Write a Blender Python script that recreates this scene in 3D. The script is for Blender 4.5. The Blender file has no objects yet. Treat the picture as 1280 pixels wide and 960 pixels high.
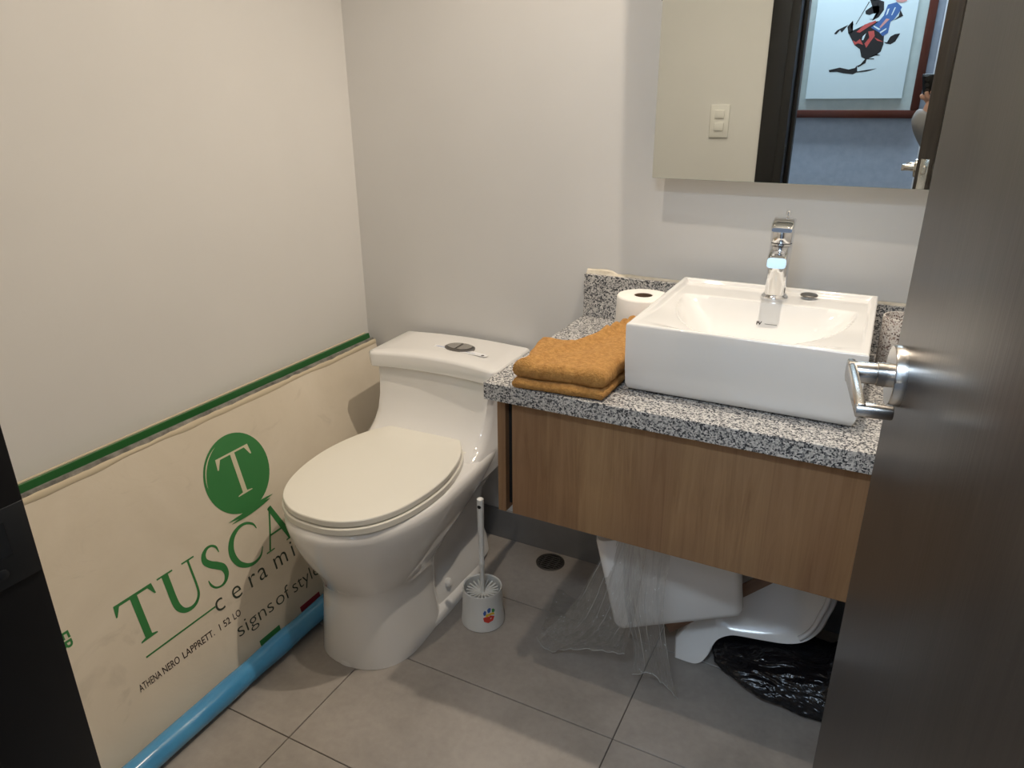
import bpy, bmesh, math, random
from mathutils import Vector, Matrix, Euler, noise
random.seed(7)
C = bpy.context.scene.collection
SC = bpy.context.scene
PI = math.pi

# ------------------------------------------------------------------ camera
CAM = Vector((1.3241, -1.6336, 1.2278)); YAW, PITCH, ROLL, FPX = 0.4756, -0.3771, 0.0059, 898.8
cam_rot = (Matrix.Rotation(YAW, 3, 'Z') @ Matrix.Rotation(PITCH, 3, 'X') @ Matrix.Rotation(ROLL, 3, 'Y'))
CR, CF, CU = cam_rot.col[0].copy(), cam_rot.col[1].copy(), cam_rot.col[2].copy()
cd = bpy.data.cameras.new('camera'); cam = bpy.data.objects.new('camera', cd); C.objects.link(cam)
cd.sensor_width = 36.0; cd.lens = 36.0 * FPX / 1280.0; cd.clip_start = 0.01
cam.matrix_world = Matrix.Translation(CAM) @ Matrix((CR, CU, -CF)).transposed().to_4x4()
SC.camera = cam

# ------------------------------------------------------------------ world, exposure, lights
w = bpy.data.worlds.new('world'); SC.world = w; w.use_nodes = True
w.node_tree.nodes['Background'].inputs[0].default_value = (0.55, 0.62, 0.75, 1)
w.node_tree.nodes['Background'].inputs[1].default_value = 0.05
vs = SC.view_settings
vs.view_transform = 'Standard'; vs.look = 'None'; vs.gamma = 1.0; vs.use_curve_mapping = False
vs.exposure = -0.24
ROOM_H = 2.42
def spot(name, loc, watts, col, size=150, blend=0.5, rad=0.03):
    d = bpy.data.lights.new(name, 'SPOT'); d.energy = watts; d.color = col
    d.spot_size = math.radians(size); d.spot_blend = blend; d.shadow_soft_size = rad
    o = bpy.data.objects.new(name, d); C.objects.link(o); o.location = loc; return o
WARM = (1.0, 0.865, 0.71)
LAMP_R = (1.18, -0.29, 2.40); LAMP_L = (0.68, -0.81, 2.40)
spot('downlight_lamp', LAMP_R, 72, WARM, 124, 0.65, 0.02)
spot('downlight_lamp.001', LAMP_L, 31, WARM, 124, 0.65, 0.02)
def area(name, loc, rot, sx, sy, watts, col):
    d = bpy.data.lights.new(name, 'AREA'); d.shape = 'RECTANGLE'; d.size = sx; d.size_y = sy
    d.energy = watts; d.color = col
    o = bpy.data.objects.new(name, d); C.objects.link(o); o.location = loc; o.rotation_euler = rot; return o
area('hall_panel_lamp', (1.0, -2.28, 2.385), (0, 0, 0), 1.1, 0.2, 31, (0.70, 0.85, 1.0))

# ------------------------------------------------------------------ materials
MATS = {}
def newmat(name):
    m = bpy.data.materials.new(name); m.use_nodes = True; MATS[name] = m
    nt = m.node_tree; return m, nt, nt.nodes['Principled BSDF']
def setp(b, **k):
    for a, v in k.items():
        n = {'col': 'Base Color', 'rough': 'Roughness', 'metal': 'Metallic', 'spec': 'Specular IOR Level',
             'coat': 'Coat Weight', 'crough': 'Coat Roughness', 'alpha': 'Alpha', 'trans': 'Transmission Weight',
             'sheen': 'Sheen Weight', 'ior': 'IOR', 'sss': 'Subsurface Weight'}[a]
        b.inputs[n].default_value = (*v, 1) if a == 'col' else v
def plain(name, col, rough=0.5, **k):
    m, nt, b = newmat(name); setp(b, col=col, rough=rough, **k); return m
def coords(nt, scale=(1, 1, 1), obj=True):
    t = nt.nodes.new('ShaderNodeTexCoord'); mp = nt.nodes.new('ShaderNodeMapping')
    mp.inputs['Scale'].default_value = scale
    nt.links.new(t.outputs['Object' if obj else 'Generated'], mp.inputs['Vector']); return mp.outputs['Vector']
def noise_tex(nt, vec, scale, detail=4, rough=0.55, dist=0):
    n = nt.nodes.new('ShaderNodeTexNoise'); n.inputs['Scale'].default_value = scale
    n.inputs['Detail'].default_value = detail; n.inputs['Roughness'].default_value = rough
    n.inputs['Distortion'].default_value = dist
    nt.links.new(vec, n.inputs['Vector']); return n.outputs['Fac']
def ramp(nt, fac, stops, interp='LINEAR'):
    r = nt.nodes.new('ShaderNodeValToRGB'); r.color_ramp.interpolation = interp
    el = r.color_ramp.elements
    while len(el) < len(stops): el.new(0.5)
    for e, (p, c) in zip(el, stops):
        e.position = p; e.color = (*c, 1) if len(c) == 3 else c
    nt.links.new(fac, r.inputs['Fac']); return r.outputs['Color']
def bump(nt, b, fac, strength, dist=0.01):
    n = nt.nodes.new('ShaderNodeBump'); n.inputs['Strength'].default_value = strength
    n.inputs['Distance'].default_value = dist
    nt.links.new(fac, n.inputs['Height']); nt.links.new(n.outputs['Normal'], b.inputs['Normal'])
def mottled(name, c1, c2, scale, rough, bstr=0.0, bdist=0.002, sc=(1, 1, 1), lo=0.3, hi=0.7, detail=5, **k):
    m, nt, b = newmat(name); setp(b, rough=rough, **k)
    f = noise_tex(nt, coords(nt, sc), scale, detail)
    nt.links.new(ramp(nt, f, [(lo, c1), (hi, c2)]), b.inputs['Base Color'])
    if bstr: bump(nt, b, f, bstr, bdist)
    return m
mottled('wall_paint', (0.655, 0.645, 0.625), (0.685, 0.675, 0.655), 3.0, 0.75, 0.04, 0.003)
plain('ceiling_paint', (0.8, 0.79, 0.77), 0.9)
plain('grout', (0.11, 0.095, 0.085), 0.9)
# floor tile: beige grey porcelain
m, nt, b = newmat('floor_tile'); setp(b, rough=0.34, spec=0.4)
v = coords(nt); geo = nt.nodes.new('ShaderNodeObjectInfo')
va = nt.nodes.new('ShaderNodeVectorMath'); va.operation = 'ADD'; nt.links.new(v, va.inputs[0]); nt.links.new(geo.outputs['Location'], va.inputs[1])
f1 = noise_tex(nt, va.outputs[0], 5.0, 6, 0.6, 0.4); f2 = noise_tex(nt, va.outputs[0], 60, 4, 0.6)
mx = nt.nodes.new('ShaderNodeMath'); mx.operation = 'MULTIPLY_ADD'; mx.inputs[1].default_value = 0.35
nt.links.new(f2, mx.inputs[0]); nt.links.new(f1, mx.inputs[2])
nt.links.new(ramp(nt, mx.outputs[0], [(0.45, (0.28, 0.255, 0.23)), (0.85, (0.395, 0.36, 0.325))]), b.inputs['Base Color'])
bump(nt, b, f2, 0.04, 0.001)
mottled('base_tile', (0.20, 0.195, 0.19), (0.24, 0.235, 0.23), 8, 0.25)
# granite
def speckle(name, stops, scale, rough, scale2):
    m, nt, b = newmat(name); setp(b, rough=rough, spec=0.5)
    v = coords(nt)
    vo = nt.nodes.new('ShaderNodeTexVoronoi'); vo.inputs['Scale'].default_value = scale; nt.links.new(v, vo.inputs['Vector'])
    bw = nt.nodes.new('ShaderNodeSeparateColor'); nt.links.new(vo.outputs['Color'], bw.inputs[0])
    f = noise_tex(nt, v, scale2, 3, 0.6)
    a = nt.nodes.new('ShaderNodeMath'); a.operation = 'MULTIPLY_ADD'; a.inputs[1].default_value = 0.62
    nt.links.new(bw.outputs[0], a.inputs[0])
    s = nt.nodes.new('ShaderNodeMath'); s.operation = 'MULTIPLY'; s.inputs[1].default_value = 0.42
    nt.links.new(f, s.inputs[0]); nt.links.new(s.outputs[0], a.inputs[2])
    nt.links.new(ramp(nt, a.outputs[0], stops, 'CONSTANT'), b.inputs['Base Color']); return m
speckle('granite', [(0.0, (0.05, 0.052, 0.058)), (0.32, (0.16, 0.16, 0.165)), (0.42, (0.34, 0.33, 0.32)), (0.53, (0.50, 0.485, 0.46)), (0.70, (0.64, 0.62, 0.59))], 370, 0.22, 140)
speckle('terrazzo', [(0.0, (0.10, 0.06, 0.05)), (0.30, (0.36, 0.27, 0.23)), (0.385, (0.62, 0.57, 0.52)), (0.6, (0.70, 0.66, 0.61))], 420, 0.6, 160)
plain('ceramic', (0.80, 0.785, 0.755), 0.06, spec=0.55, coat=0.4, crough=0.03)
plain('seat_plastic', (0.80, 0.775, 0.69), 0.25, spec=0.45)
plain('stored_ceramic', (0.78, 0.77, 0.75), 0.12, spec=0.5)
plain('white_plastic', (0.76, 0.76, 0.73), 0.3)
plain('switch_plastic', (0.74, 0.73, 0.69), 0.35)
plain('chrome', (0.82, 0.83, 0.85), 0.06, metal=1.0)
m, nt, b = newmat('steel'); setp(b, col=(0.62, 0.59, 0.55), rough=0.24, metal=1.0)
plain('dark_steel', (0.05, 0.05, 0.05), 0.45, metal=0.6)
plain('drain_steel', (0.22, 0.21, 0.20), 0.35, metal=1.0)
plain('black_gap', (0.008, 0.008, 0.008), 0.8)
# wenge door and frame
m, nt, b = newmat('wenge'); setp(b, rough=0.33, spec=0.5)
v = coords(nt, (55, 55, 1.6)); f = noise_tex(nt, v, 3.0, 5, 0.6, 0.6)
nt.links.new(ramp(nt, f, [(0.3, (0.020, 0.015, 0.012)), (0.75, (0.046, 0.036, 0.030))]), b.inputs['Base Color'])
bump(nt, b, f, 0.25, 0.0006)
plain('black_frame', (0.009, 0.0085, 0.009), 0.4)
# oak laminate of the vanity
m, nt, b = newmat('oak'); setp(b, rough=0.42, spec=0.4)
v = coords(nt, (20, 20, 1.1)); f = noise_tex(nt, v, 3.0, 7, 0.66, 0.9)
v2 = coords(nt, (1, 1, 0.12)); f2 = noise_tex(nt, v2, 7.5, 2, 0.5, 0.3)
c1 = ramp(nt, f, [(0.26, (0.215, 0.120, 0.060)), (0.5, (0.295, 0.178, 0.092)), (0.74, (0.350, 0.220, 0.120))])
c2 = ramp(nt, f2, [(0.35, (0.82, 0.74, 0.72)), (0.65, (1.08, 1.06, 1.0))])
mm = nt.nodes.new('ShaderNodeMix'); mm.data_type = 'RGBA'; mm.blend_type = 'MULTIPLY'; mm.inputs[0].default_value = 1.0
nt.links.new(c1, mm.inputs[6]); nt.links.new(c2, mm.inputs[7]); nt.links.new(mm.outputs[2], b.inputs['Base Color'])
bump(nt, b, f, 0.08, 0.0005)
# mirror, cardboard, plastics, fabrics
plain('mirror_silver', (0.80, 0.83, 0.80), 0.0, metal=1.0)
plain('glass_edge', (0.30, 0.42, 0.38), 0.2)
m, nt, b = newmat('cardboard'); setp(b, rough=0.7, spec=0.25)
v = coords(nt); f = noise_tex(nt, v, 3.5, 6, 0.6, 0.8); f2 = noise_tex(nt, coords(nt, (1, 1, 2.2)), 5, 6, 0.6, 1.6)
c1 = ramp(nt, f, [(0.3, (0.63, 0.56, 0.45)), (0.7, (0.71, 0.64, 0.53))])
c2 = ramp(nt, f2, [(0.25, (0.50, 0.48, 0.46)), (0.40, (1, 1, 1))])
mm = nt.nodes.new('ShaderNodeMix'); mm.data_type = 'RGBA'; mm.blend_type = 'MULTIPLY'; mm.inputs[0].default_value = 0.32
nt.links.new(c1, mm.inputs[6]); nt.links.new(c2, mm.inputs[7]); nt.links.new(mm.outputs[2], b.inputs['Base Color'])
bump(nt, b, f2, 0.14, 0.006)
plain('cardboard_raw', (0.60, 0.52, 0.38), 0.8)
plain('ink_green', (0.035, 0.20, 0.055), 0.55)
plain('ink_grey', (0.035, 0.05, 0.035), 0.6)
plain('ink_black', (0.045, 0.03, 0.025), 0.6)
plain('ink_red', (0.28, 0.02, 0.035), 0.55)
plain('ink_cream', (0.62, 0.58, 0.42), 0.6)
plain('green_tape', (0.012, 0.10, 0.022), 0.3)
mottled('foam_grey', (0.08, 0.08, 0.075), (0.30, 0.29, 0.26), 40, 0.8, 0.3, 0.003)
mottled('blue_film', (0.045, 0.25, 0.52), (0.09, 0.36, 0.64), 14, 0.22, 0.5, 0.005, sc=(1, 0.4, 1), coat=0.5, crough=0.15)
m, nt, b = newmat('terry'); setp(b, rough=0.95, spec=0.1, sheen=0.08)
v = coords(nt); f = noise_tex(nt, v, 260, 3, 0.8); f2 = noise_tex(nt, v, 110, 6, 0.75)
nt.links.new(ramp(nt, f2, [(0.32, (0.52, 0.235, 0.055)), (0.68, (0.82, 0.45, 0.145))]), b.inputs['Base Color'])
bump(nt, b, f, 1.0, 0.008)
mottled('tissue', (0.83, 0.80, 0.74), (0.86, 0.83, 0.78), 60, 0.9, 0.15, 0.001)
plain('card_core', (0.16, 0.10, 0.06), 0.9)
mottled('caulk', (0.55, 0.49, 0.38), (0.72, 0.66, 0.55), 60, 0.8, 0.5, 0.003)
mottled('board_wood', (0.20, 0.115, 0.075), (0.30, 0.18, 0.12), 6, 0.6, 0.1, 0.002, sc=(3, 20, 20))
m, nt, b = newmat('bag_black'); setp(b, col=(0.006, 0.006, 0.008), rough=0.2, spec=0.5)
f = noise_tex(nt, coords(nt, (1, 2, 2)), 11, 3, 0.5, 1.8); bump(nt, b, f, 0.45, 0.025)
# clear plastic film
m, nt, b = newmat('clear_film'); out = nt.nodes['Material Output']
tr = nt.nodes.new('ShaderNodeBsdfTransparent'); tr.inputs[0].default_value = (0.975, 0.975, 0.97, 1)
gl = nt.nodes.new('ShaderNodeBsdfGlossy'); gl.inputs['Roughness'].default_value = 0.10
df = nt.nodes.new('ShaderNodeBsdfTranslucent'); df.inputs[0].default_value = (0.7, 0.7, 0.68, 1)
d2 = nt.nodes.new('ShaderNodeBsdfDiffuse'); d2.inputs[0].default_value = (0.75, 0.75, 0.73, 1)
f = noise_tex(nt, coords(nt), 22, 6, 0.65, 1.5)
bp = nt.nodes.new('ShaderNodeBump'); bp.inputs['Strength'].default_value = 0.9; bp.inputs['Distance'].default_value = 0.02
nt.links.new(f, bp.inputs['Height']); nt.links.new(bp.outputs['Normal'], gl.inputs['Normal'])
lw = nt.nodes.new('ShaderNodeLayerWeight'); lw.inputs['Blend'].default_value = 0.35
hz = nt.nodes.new('ShaderNodeMath'); hz.operation = 'POWER'; hz.inputs[1].default_value = 2.2; nt.links.new(lw.outputs['Facing'], hz.inputs[0])
h2 = nt.nodes.new('ShaderNodeMath'); h2.operation = 'MULTIPLY_ADD'; h2.inputs[1].default_value = 0.55; h2.inputs[2].default_value = 0.10; nt.links.new(hz.outputs[0], h2.inputs[0])
m1 = nt.nodes.new('ShaderNodeMixShader'); m2 = nt.nodes.new('ShaderNodeMixShader'); m3 = nt.nodes.new('ShaderNodeMixShader')
m3.inputs[0].default_value = 0.5; nt.links.new(df.outputs[0], m3.inputs[1]); nt.links.new(d2.outputs[0], m3.inputs[2])
nt.links.new(h2.outputs[0], m1.inputs[0]); nt.links.new(tr.outputs[0], m1.inputs[1]); nt.links.new(m3.outputs[0], m1.inputs[2])
m2.inputs[0].default_value = 0.20; nt.links.new(m1.outputs[0], m2.inputs[1]); nt.links.new(gl.outputs[0], m2.inputs[2])
nt.links.new(m2.outputs[0], out.inputs[0])
plain('film_glint', (0.75, 0.75, 0.73), 0.2, trans=0.35)  # whitish tone standing in for highlights on the film's folds and edge
# hallway
mottled('hall_paper', (0.40, 0.46, 0.57), (0.48, 0.54, 0.65), 28, 0.55, 0.1, 0.002)
mottled('mat_board', (0.56, 0.66, 0.66), (0.66, 0.75, 0.74), 20, 0.8)
plain('frame_wood', (0.10, 0.022, 0.012), 0.35)
plain('print_paper', (0.76, 0.88, 0.93), 0.5)
plain('paint_black', (0.02, 0.018, 0.02), 0.6); plain('paint_red', (0.62, 0.10, 0.09), 0.6)
plain('paint_blue', (0.07, 0.16, 0.42), 0.6); plain('paint_pale', (0.72, 0.36, 0.34), 0.6)
plain('hall_trim', (0.70, 0.72, 0.78), 0.4)
plain('phone_black', (0.006, 0.006, 0.007), 0.25)
plain('skin', (0.55, 0.33, 0.25), 0.5, sss=0.0); plain('sweater_grey', (0.30, 0.30, 0.31), 0.9)
plain('trousers', (0.03, 0.035, 0.05), 0.9); plain('hair', (0.015, 0.01, 0.008), 0.6); plain('shoe', (0.02, 0.02, 0.02), 0.5)
plain('sticker_blue', (0.05, 0.13, 0.42), 0.4); plain('sticker_yellow', (0.80, 0.52, 0.05), 0.4)
plain('sticker_red', (0.62, 0.05, 0.03), 0.4); plain('sticker_green', (0.05, 0.30, 0.08), 0.4); plain('label_white', (0.82, 0.82, 0.82), 0.4)
m, nt, b = newmat('lamp_lens'); b.inputs['Emission Color'].default_value = (*WARM, 1); b.inputs['Emission Strength'].default_value = 12
m, nt, b = newmat('panel_lens'); b.inputs['Emission Color'].default_value = (0.7, 0.85, 1, 1); b.inputs['Emission Strength'].default_value = 6

# ------------------------------------------------------------------ mesh helpers
def link(name, me, parent=None, mat=None):
    o = bpy.data.objects.new(name, me); C.objects.link(o)
    if mat is not None and not me.materials:
        me.materials.append(MATS[mat])
    if parent is not None: o.parent = parent
    return o
def obj(name, bm, mat, parent=None, smooth=False, angle=40):
    bmesh.ops.recalc_face_normals(bm, faces=bm.faces[:])
    me = bpy.data.meshes.new(name); bm.to_mesh(me); bm.free()
    if smooth:
        me.shade_smooth(); me.set_sharp_from_angle(angle=math.radians(angle))
    return link(name, me, parent, mat)
def thing(name, label, cat, loc=(0, 0, 0), rotz=0.0, group=None):
    o = bpy.data.objects.new(name, None); C.objects.link(o); o.empty_display_size = 0.05
    o.location = loc; o.rotation_euler = (0, 0, rotz); return tag(o, label, cat, group)
def tag(o, label, cat, group=None):
    o['label'] = label; o['category'] = cat
    if group: o['group'] = group
    return o
def struct(o, label, cat='wall'):
    o['kind'] = 'structure'; o['label'] = label; o['category'] = cat; return o
def bx(bm, x0, x1, y0, y1, z0, z1, bev=0.0, seg=2, M=None):
    r = bmesh.ops.create_cube(bm, size=1.0)
    vs_ = r['verts']
    for v in vs_:
        v.co = Vector(((x0 + x1) / 2 + v.co.x * (x1 - x0), (y0 + y1) / 2 + v.co.y * (y1 - y0), (z0 + z1) / 2 + v.co.z * (z1 - z0)))
    if bev > 0:
        es = list({e for v in vs_ for e in v.link_edges})
        r = bmesh.ops.bevel(bm, geom=es, offset=bev, segments=seg, affect='EDGES', profile=0.5)
        vs_ = list({v for f in r['faces'] for v in f.verts} | {v for v in vs_ if v.is_valid})
    if M is not None: bmesh.ops.transform(bm, matrix=M, verts=[v for v in vs_ if v.is_valid])
    return bm
def box(name, mat, parent, x0, x1, y0, y1, z0, z1, bev=0.0, seg=2, smooth=None):
    return obj(name, bx(bmesh.new(), x0, x1, y0, y1, z0, z1, bev, seg), mat, parent, smooth=(bev > 0 if smooth is None else smooth), angle=35)
def loft(bm, rings, close=True, cap0=True, cap1=True):
    R = [[bm.verts.new(p) for p in ring] for ring in rings]; n = len(R[0])
    for a, b in zip(R, R[1:]):
        for i in range(n if close else n - 1):
            j = (i + 1) % n; bm.faces.new((a[i], a[j], b[j], b[i]))
    if cap0: bm.faces.new(R[0][::-1])
    if cap1: bm.faces.new(R[-1])
    return bm
def lathe(bm, prof, n=40, c=(0, 0, 0), M=None, cap0=True, cap1=True):
    rings = []
    for r, z in prof:
        ring = [Vector((r * math.cos(2 * PI * i / n), r * math.sin(2 * PI * i / n), z)) for i in range(n)]
        rings.append([(M @ p if M else p) + Vector(c) for p in ring])
    return loft(bm, rings, True, cap0, cap1)
def tube(bm, pts, radii, n=14, flat=1.0):
    pts = [Vector(p) for p in pts]
    if not hasattr(radii, '__len__'): radii = [radii] * len(pts)
    rings = []; up = None
    for i, p in enumerate(pts):
        t = (pts[min(i + 1, len(pts) - 1)] - pts[max(i - 1, 0)]).normalized()
        if up is None: up = Vector((0, 0, 1)) if abs(t.z) < 0.9 else Vector((1, 0, 0))
        s = t.cross(up).normalized(); up = s.cross(t).normalized()
        rings.append([p + (s * math.cos(2 * PI * k / n) + up * math.sin(2 * PI * k / n) * flat) * radii[i] for k in range(n)])
    return loft(bm, rings)
def prism(bm, poly, z0, z1, M=None):
    a = [bm.verts.new((M @ Vector((x, y, z0))) if M else (x, y, z0)) for x, y in poly]
    b = [bm.verts.new((M @ Vector((x, y, z1))) if M else (x, y, z1)) for x, y in poly]
    n = len(poly)
    for i in range(n): bm.faces.new((a[i], a[(i + 1) % n], b[(i + 1) % n], b[i]))
    bm.faces.new(a[::-1]); bm.faces.new(b); return bm
def ribbon(bm, path, z, M=None):
    L = []; Rr = []
    for i, (x, y, wd) in enumerate(path):
        a = path[max(i - 1, 0)]; b = path[min(i + 1, len(path) - 1)]
        d = Vector((b[0] - a[0], b[1] - a[1])).normalized(); nn = Vector((-d.y, d.x)) * wd / 2
        for lst, s in ((L, 1), (Rr, -1)):
            p = Vector((x + s * nn.x, y + s * nn.y, z)); lst.append(bm.verts.new(M @ p if M else p))
    for i in range(len(L) - 1): bm.faces.new((L[i], L[i + 1], Rr[i + 1], Rr[i]))
def poly(bm, pts, z, M=None):
    f = bm.faces.new([bm.verts.new((M @ Vector((x, y, z))) if M else (x, y, z)) for x, y in pts])
    return f
def smooth_path(path, sub=6):
    out = []; n = len(path)
    for i in range(n - 1):
        p0, p1, p2, p3 = (Vector(path[max(i - 1, 0)]), Vector(path[i]), Vector(path[i + 1]), Vector(path[min(i + 2, n - 1)]))
        for k in range(sub):
            t = k / sub
            out.append(tuple(0.5 * ((2 * p1) + (p2 - p0) * t + (2 * p0 - 5 * p1 + 4 * p2 - p3) * t * t + (3 * p1 - p0 - 3 * p2 + p3) * t ** 3)))
    out.append(tuple(path[-1])); return out
def text_obj(name, body, size, mat, parent, M, offset=0.0, spacing=1.0, sx=1.0, width=None):
    cu = bpy.data.curves.new('txt', 'FONT'); cu.body = body; cu.size = size; cu.offset = offset
    cu.space_character = spacing; cu.resolution_u = 6
    t = bpy.data.objects.new('txt', cu); C.objects.link(t)
    dg = bpy.context.evaluated_depsgraph_get()
    me = bpy.data.meshes.new_from_object(t.evaluated_get(dg)); bpy.data.objects.remove(t)
    me.materials.clear(); me.name = name
    if width: sx = width / (max(v.co.x for v in me.vertices) - min(v.co.x for v in me.vertices))
    me.transform(M @ Matrix.Diagonal((sx, 1, 1, 1)))
    return link(name, me, parent, mat)
def evaluated(name, o, mat, parent):
    dg = bpy.context.evaluated_depsgraph_get(); me = bpy.data.meshes.new_from_object(o.evaluated_get(dg))
    bpy.data.objects.remove(o); me.materials.clear(); me.name = name; me.shade_smooth()
    return link(name, me, parent, mat)
def skinned(name, chains, mat, parent, sub=1):
    """chains: list of [(pos, radius), ...]; equal positions are merged"""
    verts, rad, edges, idx = [], [], [], {}
    for ch in chains:
        prev = None
        for p, r in ch:
            k = tuple(round(c, 4) for c in p)
            if k not in idx: idx[k] = len(verts); verts.append(k); rad.append(r)
            if prev is not None: edges.append((prev, idx[k]))
            prev = idx[k]
    me = bpy.data.meshes.new(name); me.from_pydata(verts, edges, [])
    o = bpy.data.objects.new('tmp', me); C.objects.link(o)
    o.modifiers.new('skin', 'SKIN')
    for i, r in enumerate(rad): me.skin_vertices[0].data[i].radius = (r, r)
    me.skin_vertices[0].data[0].use_root = True
    s = o.modifiers.new('sub', 'SUBSURF'); s.levels = sub; s.render_levels = sub
    return evaluated(name, o, mat, parent)
def nz(x, y, z, s=1.0): return noise.noise(Vector((x * s, y * s, z * s)))

# ------------------------------------------------------------------ the room
RX, DY = 1.48, -1.455            # right wall, inner face of the door wall
DX0, DX1 = 0.905, 1.43           # door opening
HY = -2.60                       # hallway far wall
fl = struct(box('floor', 'grout', None, 0, RX, DY, 0, -0.05, -0.003), 'grey beige rectangular floor tiles of the small bathroom', 'floor')
xs = [0.0] + [x for x in (0.397, 0.997) ] + [RX]
ys = [0.0, -0.2534, -0.555, -0.854, -1.154, DY]
g = 0.0011
for i in range(len(xs) - 1):
    for j in range(len(ys) - 1):
        x0, x1, y1, y0 = xs[i] + g, xs[i + 1] - g, ys[j] - g, ys[j + 1] + g
        cx, cy = (x0 + x1) / 2, (y0 + y1) / 2
        t = box('floor_tile', 'floor_tile', fl, x0 - cx, x1 - cx, y0 - cy, y1 - cy, -0.004, 0.0, 0.0008, 1)
        t.location = (cx, cy, 0)
struct(box('wall_back', 'wall_paint', None, -0.1, RX + 0.1, 0, 0.1, -0.05, ROOM_H), 'plain off white back wall behind toilet and mirror')
struct(box('wall_left', 'wall_paint', None, -0.1, 0, DY, 0, -0.05, ROOM_H), 'plain off white left wall above the leaning carton')
struct(box('wall_right', 'wall_paint', None, RX, RX + 0.1, DY, 0, -0.05, ROOM_H), 'off white right wall hidden behind the open door')
bm = bmesh.new(); JW = 0.03
bx(bm, -0.6, DX0 - JW, DY - 0.1, DY, -0.05, ROOM_H); bx(bm, DX1 + JW, 2.4, DY - 0.1, DY, -0.05, ROOM_H); bx(bm, DX0 - JW, DX1 + JW, DY - 0.1, DY, 2.1 + JW, ROOM_H)
struct(obj('wall_front', bm, 'wall_paint'), 'off white wall with light switch and doorway, seen in the mirror')
struct(box('ceiling', 'ceiling_paint', None, 0, RX, DY, 0, ROOM_H, ROOM_H + 0.05), 'white bathroom ceiling', 'ceiling')
struct(box('baseboard_back', 'base_tile', None, 0.0, RX, -0.009, 0, 0, 0.096, 0.001, 1), 'low grey tile skirting along the back wall', 'baseboard')
struct(box('baseboard_left', 'base_tile', None, 0.0, 0.009, DY, -0.009, 0, 0.096, 0.001, 1), 'low grey tile skirting along the left wall', 'baseboard')
# hallway
struct(box('floor_hallway', 'floor_tile', None, -0.6, 2.4, HY, DY, -0.05, -0.001), 'hallway floor outside the bathroom door', 'floor')
struct(box('wall_hallway', 'hall_paper', None, -0.6, 2.4, HY - 0.1, HY, -0.05, ROOM_H), 'blue grey papered hallway wall seen in the mirror')
struct(box('ceiling_hallway', 'ceiling_paint', None, -0.6, 2.4, HY, DY - 0.1, ROOM_H, ROOM_H + 0.05), 'white hallway ceiling', 'ceiling')
struct(box('trim_2', 'hall_trim', None, 1.335, 1.41, HY, HY + 0.018, 0, ROOM_H, 0.004), 'pale upright moulding beside the framed picture in the mirror', 'trim')
# door frame
tr1 = bpy.data.objects.new('trim_1', None); C.objects.link(tr1); struct(tr1, 'black wooden door frame with a metal strike plate', 'door frame')
YO = DY - 0.105; CY = DY + 0.015
box('jamb', 'black_frame', tr1, DX0 - JW, DX0, YO, CY, 0, 2.1, 0.0015)
box('jamb', 'black_frame', tr1, DX1, DX1 + JW, YO, DY, 0, 2.1, 0.0015)
box('head_jamb', 'black_frame', tr1, DX0 - JW, DX1 + JW, YO, CY, 2.1, 2.13, 0.0015)
box('casing', 'black_frame', tr1, DX0 - 0.095, DX0 - JW, DY, CY, 0, 2.195, 0.002)
box('casing', 'black_frame', tr1, DX0 - JW, DX1 + 0.05, DY, CY, 2.13, 2.195, 0.002)
box('door_stop', 'black_frame', tr1, DX0, DX0 + 0.014, YO + 0.012, YO + 0.045, 0, 2.1, 0.001)
sp = box('strike_plate', 'dark_steel', tr1, DX0, DX0 + 0.0010, CY - 0.036, CY - 0.0012, 0.966, 1.014, 0.0004)
bm = bmesh.new(); bx(bm, DX0 + 0.0009, DX0 + 0.0013, CY - 0.030, CY - 0.014, 0.985, 1.006)
obj('strike_hole', bm, 'black_gap', sp)
bm = bmesh.new(); lathe(bm, [(0.0035, 0), (0.0035, 0.0008), (0.002, 0.0012)], 16, (DX0 + 0.0008, CY - 0.022, 0.975), Matrix.Rotation(PI / 2, 3, 'Y'))
obj('screw', bm, 'dark_steel', sp, True)

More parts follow.
